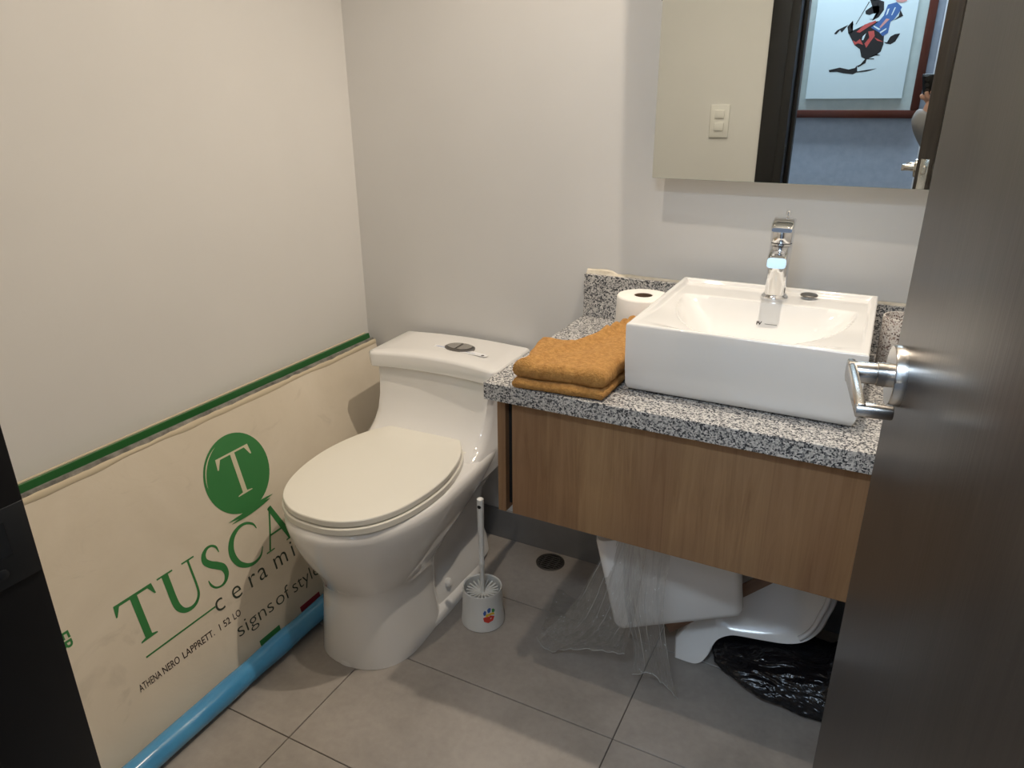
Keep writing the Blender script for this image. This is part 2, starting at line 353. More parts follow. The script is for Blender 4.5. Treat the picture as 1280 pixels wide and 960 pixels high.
# the open door, hinged on the right
HINGE = Vector((1.425, -1.45, 0)); EDGE = Vector((1.352, -0.92, 0))
dv = (EDGE - HINGE); DW = dv.length; ang = math.atan2(dv.y, dv.x)
door = bpy.data.objects.new('door_1', None); C.objects.link(door); struct(door, 'dark brown wooden door with brushed steel lever handle standing open', 'door')
door.location = HINGE; door.rotation_euler = (0, 0, ang)       # local x along the leaf, local +y is the visible face side
box('leaf', 'wenge', door, 0, DW, -0.040, 0, 0.008, 2.09, 0.0015)
HX, HZ = DW - 0.047, 1.004
lv = bpy.data.objects.new('lever_handle', None); C.objects.link(lv); lv.parent = door; lv.location = (HX, 0, HZ); lv['label'] = 'brushed steel lever handle'
RY = Matrix.Rotation(-PI / 2, 3, 'X')        # lathe axis z -> +y
def lever(side):
    M = RY if side > 0 else Matrix.Rotation(PI / 2, 3, 'X'); y0 = 0 if side > 0 else -0.040; s = 1 if side > 0 else -1
    bm = bmesh.new(); lathe(bm, [(0.0265, 0), (0.0265, 0.0085), (0.0255, 0.0098), (0.010, 0.0100)], 48, (0, y0, 0), M)
    obj('rose', bm, 'steel', lv, True)
    bm = bmesh.new(); lathe(bm, [(0.0105, 0.009), (0.0105, 0.020), (0.0095, 0.0205), (0.0095, 0.043), (0.0088, 0.044)], 32, (0, y0, 0), M)
    obj('spindle', bm, 'steel', lv, True)
    bm = bmesh.new()
    bx(bm, -0.092, 0.0095, y0 + s * 0.0405 - 0.0035, y0 + s * 0.0405 + 0.0035, -0.0092, 0.0092, 0.002)
    for v in bm.verts:
        if v.co.x < -0.04: v.co.z *= 0.66
    obj('grip', bm, 'steel', lv, True)
    bm = bmesh.new(); lathe(bm, [(0.0054, 0.018), (0.0059, 0.019), (0.0059, 0.043), (0.0054, 0.044)], 32, (-0.088, y0, 0), M)
    obj('return', bm, 'steel', lv, True)
lever(1); lever(-1)
box('latch_plate', 'steel', door, DW - 0.0005, DW + 0.0012, -0.031, -0.009, HZ - 0.11, HZ + 0.03, 0.0005)
bm = bmesh.new(); bx(bm, DW, DW + 0.010, -0.026, -0.014, HZ - 0.012, HZ + 0.012, 0.003); obj('latch_bolt', bm, 'steel', door, True)
for z in (0.25, 1.05, 1.85):
    bm = bmesh.new(); lathe(bm, [(0.006, z - 0.045), (0.006, z + 0.045)], 16, (-0.004, -0.044, 0)); obj('hinge', bm, 'steel', door, True)

# downlights in the ceiling, hallway lamp panel
for k, (x, y, z) in enumerate((LAMP_R, LAMP_L)):
    d = thing('downlight', ('recessed round ceiling downlight above the basin', 'recessed round ceiling downlight above the open floor beside the toilet')[k], 'ceiling light', (x, y, ROOM_H), 0, 'ceiling downlights')
    bm = bmesh.new(); lathe(bm, [(0.045, 0), (0.046, -0.004), (0.036, -0.006), (0.034, -0.001)], 32, cap0=False, cap1=False); obj('trim_ring', bm, 'white_plastic', d, True)
    bm = bmesh.new(); lathe(bm, [(0.034, -0.0005), (0.034, -0.002)], 24); obj('lens', bm, 'lamp_lens', d)
d = thing('hall_lamp', 'long ceiling lamp panel in the hallway', 'ceiling light', (1.0, -2.28, ROOM_H))
box('lamp_housing', 'white_plastic', d, -0.57, 0.57, -0.14, 0.14, -0.022, 0, 0.003); box('diffuser', 'panel_lens', d, -0.55, 0.55, -0.125, 0.125, -0.025, -0.0215)

# ------------------------------------------------------------------ vanity
VY, ZC, TC, XC, YC = -0.502, 0.728, 0.035, 0.6926, -0.527
van = thing('vanity_cabinet', 'wall hung vanity cabinet with plain oak coloured front', 'cabinet', (0.706, VY, 0.439))
def vb(n, m, x0, x1, y0, y1, z0, z1, bev=0.001): return box(n, m, van, x0 - 0.706, x1 - 0.706, y0 - VY, y1 - VY, z0 - 0.439, z1 - 0.439, bev)
vb('side_panel', 'oak', 0.706, 0.724, VY + 0.004, -0.010, 0.436, ZC - TC)
vb('side_panel', 'oak', RX - 0.019, RX - 0.001, VY + 0.020, -0.010, 0.439, ZC - TC)
vb('front_panel', 'oak', 0.7405, RX - 0.003, VY, VY + 0.018, 0.439, ZC - TC - 0.001)
vb('bottom_panel', 'oak', 0.724, RX - 0.019, VY + 0.024, -0.012, 0.446, 0.462)
vb('back_rail', 'oak', 0.724, RX - 0.019, -0.028, -0.012, 0.6, ZC - TC)
vb('gap_shade', 'black_gap', 0.724, 0.7405, VY + 0.019, VY + 0.035, 0.450, ZC - TC)  # black strip put in as the shade between side and front panel
ct = thing('countertop', 'speckled grey granite countertop with low backsplash', 'countertop', (XC, YC, ZC))
box('slab', 'granite', ct, 0, RX - 0.001 - XC, 0, -YC - 0.001, -TC, 0, 0.0012, 1)
box('backsplash', 'granite', ct, 0, RX - 0.001 - XC, -YC - 0.021, -YC - 0.0012, 0.0003, 0.104, 0.001, 1)
bm = bmesh.new(); n = 60                                   # rough sealant bead on top of the backsplash
rings = []
for i in range(n + 1):
    x = 0.002 + (RX - 0.01 - XC) * i / n
    h = 0.003 + 0.005 * max(0, nz(x, 1.3, 0, 22)) + (0.0045 if x < 0.075 else 0.0)
    d_ = 0.010 + 0.004 * nz(x, 4.1, 0, 30)
    rings.append([(x, -YC - 0.002 - d_, 0.1035), (x, -YC - 0.002 - d_ * 0.6, 0.104 + h), (x, -YC - 0.002, 0.104 + h * 1.3), (x, -YC - 0.002, 0.1035)])
loft(bm, rings); obj('sealant_bead', bm, 'caulk', ct, True)

# basin -------------------------------------------------------------
BX0, BX1, BY0, BY1, BZ = 0.944, 1.336, -0.452, -0.052, 0.858
bas = thing('basin', 'square white ceramic vessel basin on the granite top', 'basin', ((BX0 + BX1) / 2, (BY0 + BY1) / 2, ZC))
HWX, HWY, BH = (BX1 - BX0) / 2, (BY1 - BY0) / 2, BZ - ZC
def sstep(a, b, x):
    t = max(0, min(1, (x - a) / (b - a))); return t * t * (3 - 2 * t)
DECK = HWY - 0.118                                          # back edge of the bowl (local y)
def basin_z(x, y):
    z = BH
    rim = min(HWX - abs(x), HWY - y)                        # raised lip at sides and back
    z -= 0.008 * sstep(0.010, 0.016, rim) * sstep(-HWY + 0.001, -HWY + 0.17, y)
    slope = sstep(HWX - 0.012, HWX * 0.35, abs(x)) * 0.010 * sstep(DECK + 0.01, DECK - 0.03, y)
    z -= slope
    L = DECK + HWY - 0.008; hw = HWX - 0.032
    yy = (DECK - y) / L; xx = x / hw
    if yy > 0:
        r2 = xx * xx + yy * yy
        dp = max(0.0, 1 - r2)
        z -= 0.098 * min(1, dp * 1.6) ** 0.8 * min(1, yy / 0.40) ** 0.75
    k = sstep(-HWY + 0.003, -HWY + 0.034, y)
    return BH - (BH - z) * k
bm = bmesh.new(); N = 110
grid = []
def edge_pos(k, n, hw):                                     # denser towards the edges
    t = -1 + 2 * k / n; return hw * math.sin(t * PI / 2 * 0.86) / math.sin(PI / 2 * 0.86)
for j in range(N + 1):
    row = []
    for i in range(N + 1):
        x, y = edge_pos(i, N, HWX), edge_pos(j, N, HWY)
        z = basin_z(x, y); e = min(HWX - abs(x), HWY - abs(y))
        if e < 0.004: z -= 0.004 * (1 - math.sqrt(max(0, 1 - (1 - e / 0.004) ** 2)))
        row.append(bm.verts.new((x, y, z)))
    grid.append(row)
for j in range(N):
    for i in range(N): bm.faces.new((grid[j][i], grid[j][i + 1], grid[j + 1][i + 1], grid[j + 1][i]))
loop = [grid[0][i] for i in range(N + 1)] + [grid[j][N] for j in range(1, N + 1)] + [grid[N][i] for i in range(N - 1, -1, -1)] + [grid[j][0] for j in range(N - 1, 0, -1)]
prev = loop
for zf, ins in ((0.06, 0.001), (0.016, 0.003), (0.006, 0.007), (0.0005, 0.016)):
    ring = []
    for v in loop:
        x, y = v.co.x, v.co.y; ring.append(bm.verts.new((x * (1 - ins / HWX), y * (1 - ins / HWY), zf)))
    for i in range(len(loop)):
        j = (i + 1) % len(loop); bm.faces.new((prev[i], prev[j], ring[j], ring[i]))
    prev = ring
bm.faces.new(prev)
obj('bowl', bm, 'ceramic', bas, True, 50)
bm = bmesh.new(); lathe(bm, [(0.022, 0), (0.022, 0.002), (0.019, 0.003), (0.006, 0.0025)], 28, (0, -0.02, basin_z(0, -0.02)))
obj('drain_ring', bm, 'chrome', bas, True)
# small printed maker's mark on the back slope of the bowl
def on_bowl(x, y):
    e = 0.002; z = basin_z(x, y)
    ty = Vector((0, 2 * e, basin_z(x, y + e) - basin_z(x, y - e))).normalized(); tx = Vector((1, 0, 0)); nrm = tx.cross(ty)
    return Matrix(((tx.x, ty.x, nrm.x, x), (tx.y, ty.y, nrm.y, y), (tx.z, ty.z, nrm.z, z + 0.0008), (0, 0, 0, 1)))
text_obj('printed_mark', 'FV', 0.010, 'ink_black', bas, on_bowl(-0.012, DECK - 0.024), 0.0004, 0.8)
bm = bmesh.new(); M = on_bowl(0.004, DECK - 0.0225)
bx(bm, 0, 0.023, 0, 0.0009, 0, 0.0003, M=M)
obj('printed_line', bm, 'foam_grey', bas)

# faucet ------------------------------------------------------------
fz = ZC + basin_z(0.007, HWY - 0.075)
fau = thing('faucet', 'tall chrome single lever faucet on the basin deck', 'faucet', (1.148, -0.127, fz), 0.06)
bm = bmesh.new(); lathe(bm, [(0.0255, 0), (0.0265, 0.003), (0.0255, 0.006), (0.0225, 0.008), (0.0215, 0.010)], 40); obj('base_ring', bm, 'chrome', fau, True)
bm = bmesh.new()
def rsq(hw, hd, z, r=0.45, dy=0, n=32):                    # superellipse ring
    out = []
    for i in range(n):
        a = 2 * PI * i / n; c_, s_ = math.cos(a), math.sin(a)
        out.append((math.copysign(abs(c_) ** r, c_) * hw, math.copysign(abs(s_) ** r, s_) * hd + dy, z))
    return out
loft(bm, [rsq(0.0205, 0.0205, 0.009, 0.85), rsq(0.0200, 0.0200, 0.05, 0.8), rsq(0.0203, 0.0203, 0.085, 0.75), rsq(0.0212, 0.0212, 0.108, 0.75), rsq(0.0205, 0.0205, 0.112, 0.8)])
obj('body', bm, 'chrome', fau, True, 50)
def arm(secs, e1, e2):
    out = []
    for y, z, hw, h, sk in secs:
        ring = []
        for i in range(28):
            a = 2 * PI * i / 28; c_, s_ = math.cos(a), math.sin(a)
            sx_, sz_ = math.copysign(abs(c_) ** e1, c_), math.copysign(abs(s_) ** e2, s_)
            ring.append((sx_ * hw, y + sk * sz_ * h, z + sz_ * h))
        out.append(ring)
    return out
bm = bmesh.new(); loft(bm, arm(((0.004, 0.094, 0.0200, 0.0165, 0), (-0.025, 0.094, 0.0196, 0.0155, 0.1), (-0.050, 0.091, 0.0190, 0.0130, 0.2), (-0.070, 0.087, 0.0182, 0.0110, 0.25), (-0.075, 0.0855, 0.0172, 0.0095, 0.25)), 0.4, 0.45)); obj('spout', bm, 'chrome', fau, True, 45)
bm = bmesh.new(); lathe(bm, [(0.0125, 0), (0.0130, 0.006), (0.0130, 0.012)], 28, (0, -0.060, 0.068)); obj('aerator', bm, 'chrome', fau, True)
bm = bmesh.new(); lathe(bm, [(0.0195, 0.112), (0.0195, 0.1135)], 40); obj('shadow_gap', bm, 'dark_steel', fau, True)
bm = bmesh.new(); lathe(bm, [(0.0208, 0.1135), (0.0217, 0.115), (0.0217, 0.139), (0.0205, 0.141)], 40); obj('cartridge_collar', bm, 'chrome', fau, True)
bm = bmesh.new(); loft(bm, arm(((0.026, 0.150, 0.0195, 0.0060, 0), (0.022, 0.150, 0.0215, 0.0085, 0), (0.0, 0.1485, 0.0218, 0.0095, 0), (-0.022, 0.1455, 0.0212, 0.0090, 0), (-0.036, 0.1430, 0.0200, 0.0065, 0), (-0.040, 0.1420, 0.0185, 0.0040, 0)), 0.4, 0.5)); obj('lever', bm, 'chrome', fau, True, 45)
bm = bmesh.new(); lathe(bm, [(0.0026, 0.10), (0.0026, 0.160), (0.0046, 0.161), (0.0048, 0.168), (0.003, 0.170)], 16, (0.004, 0.033, 0)); obj('pop_up_rod', bm, 'chrome', fau, True)
st = thing('drain_stopper', 'small chrome disc stopper lying on the basin deck', 'stopper', (1.211, -0.104, ZC + basin_z(0.07, HWY - 0.052) + 0.0002))
bm = bmesh.new(); lathe(bm, [(0.009, 0), (0.010, 0.004)], 24); obj('stem', bm, 'chrome', st, True)
bm = bmesh.new(); lathe(bm, [(0.012, 0.0041), (0.0165, 0.006), (0.0168, 0.008), (0.015, 0.0094), (0.006, 0.0100)], 32); obj('cap', bm, 'drain_steel', st, True)

# mirror ------------------------------------------------------------
mir = thing('mirror', 'large frameless wall mirror above the basin', 'mirror', (0.857, -0.012, 1.0675))
box('backing', 'white_plastic', mir, 0.012, RX - 0.02 - 0.857, -0.034, 0.0118, 0.012, 0.84, 0.001)
gm = box('glass_edge', 'glass_edge', mir, 0, RX - 0.006 - 0.857, 0.0006, 0.005, 0, 0.85, 0.0008)
gs = box('mirror_face', 'mirror_silver', mir, 0.0006, RX - 0.0066 - 0.857, -0.0006, 0.0005, 0.0006, 0.8494)
for o in (gm, gs):
    o.location = (0, -0.045, 0); o.rotation_euler = (0.0176, 0, -0.0140)

# ------------------------------------------------------------------ things on the counter
tp = thing('toilet_paper_roll', 'white toilet paper roll standing on the granite top', 'toilet paper', (0.8785, -0.137, ZC))
bm = bmesh.new(); lathe(bm, [(0.020, 0.001), (0.057, 0.0), (0.058, 0.003), (0.0583, 0.05), (0.0578, 0.096), (0.0555, 0.0995), (0.052, 0.1002), (0.020, 0.0998), (0.0198, 0.098)], 64, cap0=False, cap1=False)
obj('paper', bm, 'tissue', tp, True, 60)
bm = bmesh.new(); lathe(bm, [(0.0197, 0.002), (0.0197, 0.0988), (0.0185, 0.0988), (0.0185, 0.002)], 32, cap0=False, cap1=False); obj('core', bm, 'card_core', tp, True)
cup = tag(obj('tumbler', lathe(bmesh.new(), [(0.005, 0.0), (0.0345, 0.0), (0.0365, 0.003), (0.0375, 0.103), (0.0365, 0.105), (0.0345, 0.105), (0.0335, 0.102), (0.032, 0.008), (0.004, 0.006)], 48), 'terrazzo', None, True), 'speckled beige terrazzo tumbler beside the basin', 'tumbler')
cup.location = (1.387, -0.095, ZC)

# orange towel: folded square with a diagonal flap and a bunched corner
tow = thing('hand_towel', 'folded orange terry towel at the corner of the granite top', 'towel', (0.84, -0.42, ZC))
def pad(name, corners, z0, z1, r, seed, hfun=None, NU=46, NV=46):
    """soft cushion-like layer over a quad footprint: corners ccw (world xy)"""
    bm = bmesh.new(); A, B, D_, E_ = [Vector((*c, 0)) for c in corners]
    top, bot = [], []
    def ep(k, n): t = -1 + 2 * k / n; return 0.5 + 0.5 * math.sin(t * PI / 2)
    for j in range(NV + 1):
        ta, tb = [], []
        for i in range(NU + 1):
            u, v = ep(i, NU), ep(j, NV)
            p = (A * (1 - u) + B * u) * (1 - v) + (E_ * (1 - u) + D_ * u) * v
            wu = (B - A).length; wv = (E_ - A).length
            e = min(min(u, 1 - u) * wu, min(v, 1 - v) * wv)
            k = math.sqrt(max(0, 1 - (1 - min(1, e / r)) ** 2))
            zm = z0 + (z1 - z0) * 0.5; h = (z1 - z0) * 0.5
            du = 0.0025 * nz(p.x, p.y, seed, 40)
            t = zm + h * k + (0.0042 * nz(p.x, p.y, seed + 3, 26) + 0.001 * nz(p.x, p.y, seed, 110)) * k
            if hfun: t += hfun(p.x, p.y) * k
            bt = zm - h * k
            ta.append(bm.verts.new((p.x + du, p.y + du, t))); tb.append(bm.verts.new((p.x + du, p.y + du, bt)))
        top.append(ta); bot.append(tb)
    for L, fl_ in ((top, 0), (bot, 1)):
        for j in range(NV):
            for i in range(NU):
                q = (L[j][i], L[j][i + 1], L[j + 1][i + 1], L[j + 1][i]); bm.faces.new(q[::-1] if fl_ else q)
    bmesh.ops.remove_doubles(bm, verts=bm.verts[:], dist=0.00012)
    bmesh.ops.translate(bm, vec=Vector((-0.84, 0.42, -ZC)), verts=bm.verts[:])
    return obj(name, bm, 'terry', tow, True, 180)
pad('bottom_fold', [(0.757, -0.534), (0.932, -0.520), (0.937, -0.30), (0.735, -0.30)], ZC + 0.0008, ZC + 0.021, 0.011, 1.0)
def topfold(x, y):
    return 0.003 * math.sin((x * 0.5 + y) * 60) * 0.5 - 0.002
pad('top_fold', [(0.762, -0.527), (0.930, -0.512), (0.938, -0.27), (0.722, -0.335)], ZC + 0.0205, ZC + 0.042, 0.012, 2.0, topfold)
def flap(x, y):                                             # ridges that follow the bunched far corner
    t = y + 0.35 * (x - 0.9) + 0.006 * nz(x, y, 4, 20)
    d = ((x - 0.756) * 0.336 - (y + 0.530) * 0.116) / 0.3555        # distance from the diagonal edge
    return 0.0045 * math.sin(t * 200) * sstep(-0.33, -0.27, y) + 0.010 * sstep(-0.36, -0.22, y) + 0.0045 * math.exp(-((d - 0.012) / 0.010) ** 2) - 0.004 * math.exp(-((d - 0.040) / 0.016) ** 2)
pad('corner_flap', [(0.756, -0.5300), (0.9322, -0.5150), (0.9388, -0.213), (0.872, -0.192)], ZC + 0.0200, ZC + 0.054, 0.014, 3.0, flap)

# ------------------------------------------------------------------ toilet
toi = thing('toilet', 'white one piece toilet with closed cream lid', 'toilet', (0.349, 0.0, 0), math.radians(2.0))
def egg(front, back, hw, widest, z, n=64, pf=2.0, pb=3.5, cx=0.0):
    """ring with a rounded front (towards -y) and a squarer back"""
    out = []
    for i in range(n):
        a = 2 * PI * i / n; c_, s_ = math.cos(a), math.sin(a)
        p = pf if s_ < 0 else pb
        x = math.copysign(abs(c_) ** (2 / p), c_) * hw
        y = widest + (math.copysign(abs(s_) ** (2 / p), s_)) * ((back - widest) if s_ > 0 else (widest - front))
        out.append((cx + x, y, z))
    return out
bm = bmesh.new()
# pedestal column, bowl and rim
loft(bm, [egg(-0.640, -0.37, 0.124, -0.51, 0.0008, pf=2.3, pb=5), egg(-0.639, -0.37, 0.121, -0.51, 0.02, pf=2.3, pb=5), egg(-0.632, -0.38, 0.114, -0.51, 0.10, pf=2.3, pb=5), egg(-0.628, -0.37, 0.110, -0.50, 0.16, pf=2.3, pb=5), egg(-0.629, -0.36, 0.111, -0.50, 0.196, pf=2.2, pb=4.5), egg(-0.636, -0.33, 0.120, -0.49, 0.202, pf=2.1, pb=4),
          egg(-0.650, -0.27, 0.132, -0.475, 0.240), egg(-0.678, -0.20, 0.157, -0.465, 0.285), egg(-0.698, -0.12, 0.176, -0.455, 0.335), egg(-0.707, -0.06, 0.184, -0.45, 0.372), egg(-0.707, -0.04, 0.185, -0.45, 0.386), egg(-0.700, -0.035, 0.180, -0.45, 0.397), egg(-0.690, -0.035, 0.172, -0.45, 0.400)])
# foot plate and rear trap housing
loft(bm, [egg(-0.642, -0.075, 0.128, -0.36, 0.0006, pb=3), egg(-0.640, -0.077, 0.126, -0.36, 0.012, pb=3), egg(-0.630, -0.085, 0.112, -0.36, 0.024, pb=3)])
loft(bm, [egg(-0.50, -0.075, 0.112, -0.22, 0.02, pf=3, pb=5), egg(-0.50, -0.075, 0.104, -0.21, 0.06, pf=3, pb=5), egg(-0.50, -0.075, 0.086, -0.20, 0.10, pf=3, pb=5), egg(-0.50, -0.07, 0.080, -0.20, 0.16, pf=3, pb=5), egg(-0.52, -0.06, 0.090, -0.22, 0.22, pf=3, pb=5), egg(-0.54, -0.05, 0.135, -0.25, 0.29, pf=3, pb=5), egg(-0.54, -0.045, 0.165, -0.25, 0.34, pf=3, pb=5)])
obj('bowl', bm, 'ceramic', toi, True, 60)
# tank with a hollow-curved front sweeping down into the deck
bm = bmesh.new()
def tank_ring(z, hw, front, conc, n=24, back=-0.022, rc=0.028):
    pts = []
    for i in range(n + 1):                                  # front edge from -hw to hw, bowed inwards
        t = -1 + 2 * i / n; x = t * hw
        e = max(0, abs(t) * hw - (hw - rc)) / rc
        pts.append((x, front + conc * (1 - t * t) + rc * (1 - math.sqrt(max(0, 1 - e * e))), z))
    for i in range(n + 1):
        t = 1 - 2 * i / n; pts.append((t * hw, back, z))
    return pts
loft(bm, [tank_ring(z, hw, f, c) for z, hw, f, c in ((0.33, 0.165, -0.315, 0.0), (0.385, 0.172, -0.325, 0.0), (0.399, 0.174, -0.305, 0.004), (0.412, 0.174, -0.275, 0.010), (0.43, 0.173, -0.252, 0.014), (0.46, 0.172, -0.231, 0.018), (0.50, 0.173, -0.217, 0.020), (0.54, 0.176, -0.209, 0.021), (0.574, 0.179, -0.205, 0.022))])
obj('tank', bm, 'ceramic', toi, True, 50)
bm = bmesh.new()
def lid_ring(z, hw, front, arch, k=1.0):
    r_ = tank_ring(z, hw, front, 0.022, rc=0.020, back=-0.018)
    return [(x, y, z + arch * (1 - (x / hw) ** 2)) for x, y, z in r_]
loft(bm, [lid_ring(0.5745, 0.186, -0.212, 0), lid_ring(0.578, 0.1905, -0.2185, 0.000), lid_ring(0.607, 0.192, -0.221, 0.004), lid_ring(0.613, 0.190, -0.218, 0.0045), lid_ring(0.6155, 0.184, -0.211, 0.005), lid_ring(0.617, 0.15, -0.17, 0.005)])
tl = obj('tank_lid', bm, 'ceramic', toi, True, 50)
fb = (0.032, -0.108)
bm = bmesh.new(); lathe(bm, [(0.034, 0.6195), (0.034, 0.625), (0.031, 0.6265), (0.028, 0.6262)], 40, (fb[0], fb[1], 0)); 
bmesh.ops.scale(bm, vec=(1.25, 0.85, 1), space=Matrix.Translation((-fb[0], -fb[1], 0)), verts=bm.verts[:]); obj('flush_ring', bm, 'drain_steel', toi, True)
for s in (-1, 1):
    bm = bmesh.new(); pts = [(fb[0] + s * 0.0012 + s * 0.0335 * math.cos(a), fb[1] + 0.0228 * math.sin(a)) for a in [(-PI / 2 + 0.06) + (PI - 0.12) * i / 14 for i in range(15)]]
    prism(bm, pts, 0.626, 0.6285); obj('flush_button', bm, 'steel', toi)
bm = bmesh.new(); Ml = Matrix.Translation((fb[0], fb[1] - 0.002, 0)) @ Matrix.Rotation(0.02, 4, 'Z')
prism(bm, [(-0.072, -0.013), (0.09, -0.036), (0.095, -0.022), (0.03, -0.003), (-0.072, 0.002)], 0.6212, 0.6222, Ml); lb = obj('label', bm, 'label_white', toi)
bm = bmesh.new(); bx(bm, -0.068, -0.040, -0.005, -0.0035, 0.6221, 0.6224, M=Ml); obj('printed_bar', bm, 'sticker_blue', lb); bm = bmesh.new(); bx(bm, -0.06, 0.06, -0.0155, -0.0145, 0.6221, 0.6224, M=Ml @ Matrix.Rotation(-0.14, 4, 'Z')); obj('printed_line', bm, 'sticker_blue', lb)
bm = bmesh.new(); lathe(bm, [(0.004, 0.6222), (0.004, 0.6226)], 14, (fb[0] + 0.082, fb[1] - 0.029, 0)); obj('printed_dot', bm, 'ink_black', lb)
# seat and lid
half = smooth_path([(0.000, -0.700, 0), (0.040, -0.697, 0), (0.080, -0.682, 0), (0.120, -0.650, 0), (0.151, -0.597, 0), (0.168, -0.535, 0), (0.175, -0.470, 0), (0.173, -0.415, 0), (0.161, -0.352, 0), (0.141, -0.297, 0), (0.112, -0.252, 0)], 5)
half = [(x, y) for x, y, _ in half] + [(0.108, -0.2475), (0.10, -0.2462), (0.05, -0.2455), (0.0, -0.2455)]
def seat_ring(z, grow):
    full = half + [(-x, y) for x, y in half[-2:0:-1]]
    grow -= 0.0055
    return [(x * (1 + grow / 0.175), -0.46 + (y + 0.46) * (1 + grow / 0.235), z) for x, y in full]
bm = bmesh.new(); loft(bm, [seat_ring(0.4008, 0.0), seat_ring(0.4022, 0.0035), seat_ring(0.4145, 0.0035), seat_ring(0.4162, 0.0018), seat_ring(0.4166, -0.006)]); obj('seat', bm, 'seat_plastic', toi, True, 28)
bm = bmesh.new(); loft(bm, [seat_ring(0.4186, -0.006), seat_ring(0.4192, -0.001), seat_ring(0.4205, 0.0), seat_ring(0.4315, 0.0), seat_ring(0.4334, -0.0014), seat_ring(0.4341, -0.005), seat_ring(0.4350, -0.05)]); obj('seat_lid', bm, 'seat_plastic', toi, True, 28)
for s in (-1, 1):
    bm = bmesh.new(); loft(bm, [rsq(0.020, 0.017, 0.4005, 0.9), rsq(0.020, 0.017, 0.409, 0.9), rsq(0.016, 0.013, 0.413, 0.9)]); bmesh.ops.translate(bm, vec=(s * 0.118, -0.262, 0), verts=bm.verts[:]); obj('seat_hinge', bm, 'seat_plastic', toi, True)
    bm = bmesh.new(); lathe(bm, [(0.012, 0), (0.012, 0.006), (0.008, 0.011), (0.003, 0.012)], 20, (s * 0.101, -0.335, 0.058), Matrix.Rotation(s * PI / 2.6, 3, 'Y')); obj('bolt_cap', bm, 'ceramic', toi, True)

# ------------------------------------------------------------------ toilet brush and its holder
hd = thing('brush_holder', 'white plastic toilet brush holder with a colourful sticker', 'brush holder', (0.5775, -0.352, 0))
bm = bmesh.new(); lathe(bm, [(0.050, 0.0005), (0.0545, 0.002), (0.0545, 0.006), (0.052, 0.03), (0.0485, 0.095), (0.0495, 0.099), (0.0485, 0.102), (0.046, 0.100), (0.0455, 0.090), (0.046, 0.012), (0.005, 0.010)], 48); obj('pot', bm, 'white_plastic', hd, True, 40)
def wrap(bm, pts, r0=0.0512):                              # flat patch on the conical wall: (angle deg, z)
    cen = (sum(p[0] for p in pts) / len(pts), sum(p[1] for p in pts) / len(pts))
    def P(a, z): r = 0.0545 - (z - 0.006) * 0.066 + 0.0006; return bm.verts.new((r * math.cos(math.radians(a)), r * math.sin(math.radians(a)), z))
    vs_ = [P(*p) for p in pts]; c_ = P(*cen)
    for i in range(len(vs_)): bm.faces.new((vs_[i], vs_[(i + 1) % len(vs_)], c_))
stk = None
for mat, pts in (('label_white', [(-42 + 19 * math.cos(a), 0.050 + 0.021 * math.sin(a)) for a in [2 * PI * i / 24 for i in range(24)]]),):
    bm = bmesh.new(); wrap(bm, pts); stk = obj('sticker', bm, mat, hd)
for mat, pts in (('sticker_red', [(-58, 0.045), (-56, 0.034), (-46, 0.029), (-34, 0.033), (-29, 0.044), (-40, 0.049)]),
                 ('sticker_yellow', [(-54, 0.053), (-50, 0.046), (-38, 0.050), (-28, 0.048), (-32, 0.056), (-44, 0.055)]),
                 ('sticker_blue', [(-58, 0.058), (-56, 0.050), (-51, 0.052), (-50, 0.062), (-54, 0.065)]),
                 ('sticker_blue', [(-48, 0.066), (-46, 0.057), (-40, 0.058), (-38, 0.068), (-43, 0.071)]),
                 ('sticker_green', [(-36, 0.066), (-36, 0.057), (-30, 0.055), (-27, 0.060), (-31, 0.066)])):
    bm = bmesh.new(); wrap(bm, [(-43 + (a + 43) * 1.12, 0.0495 + (z - 0.0495) * 1.02) for a, z in pts])
    for v in bm.verts: v.co.x *= 1.006; v.co.y *= 1.006
    obj('printed_patch', bm, mat, stk)
br = thing('toilet_brush', 'white toilet brush standing in its holder', 'toilet brush', (0.5775, -0.352, 0.0112))
bm = bmesh.new(); zz = 0.0112
lathe(bm, [(0.0045, 0.03), (0.0058, 0.10), (0.0058, 0.150), (0.0072, 0.154), (0.0072, 0.162), (0.0060, 0.166), (0.0068, 0.22), (0.0082, 0.29), (0.0086, 0.330), (0.0082, 0.338), (0.004, 0.341)], 24); obj('handle', bm, 'white_plastic', br, True)
bm = bmesh.new(); lathe(bm, [(0.0045, 0.0), (0.0045, 0.0035)], 16, cap0=True)
bmesh.ops.rotate(bm, cent=(0, 0, 0), matrix=Matrix.Rotation(PI / 2, 3, 'X'), verts=bm.verts[:]); bmesh.ops.translate(bm, vec=(0.001, -0.0052, 0.320), verts=bm.verts[:]); obj('hanging_hole', bm, 'black_gap', br)
bm = bmesh.new()
for i in range(20):
    for k in range(4):
        a = 2 * PI * (i + 0.5 * (k % 2)) / 20; z = 0.022 + 0.016 * k; d_ = Vector((math.cos(a), math.sin(a), 0.22))
        tube(bm, [Vector((0, 0, z)) + d_ * 0.004, Vector((0, 0, z)) + d_ * 0.022, Vector((0, 0, z)) + d_ * 0.040], [0.0016, 0.0026, 0.0022], 6)
b_ = obj('bristles', bm, 'white_plastic', br, True); b_['kind'] = 'stuff'

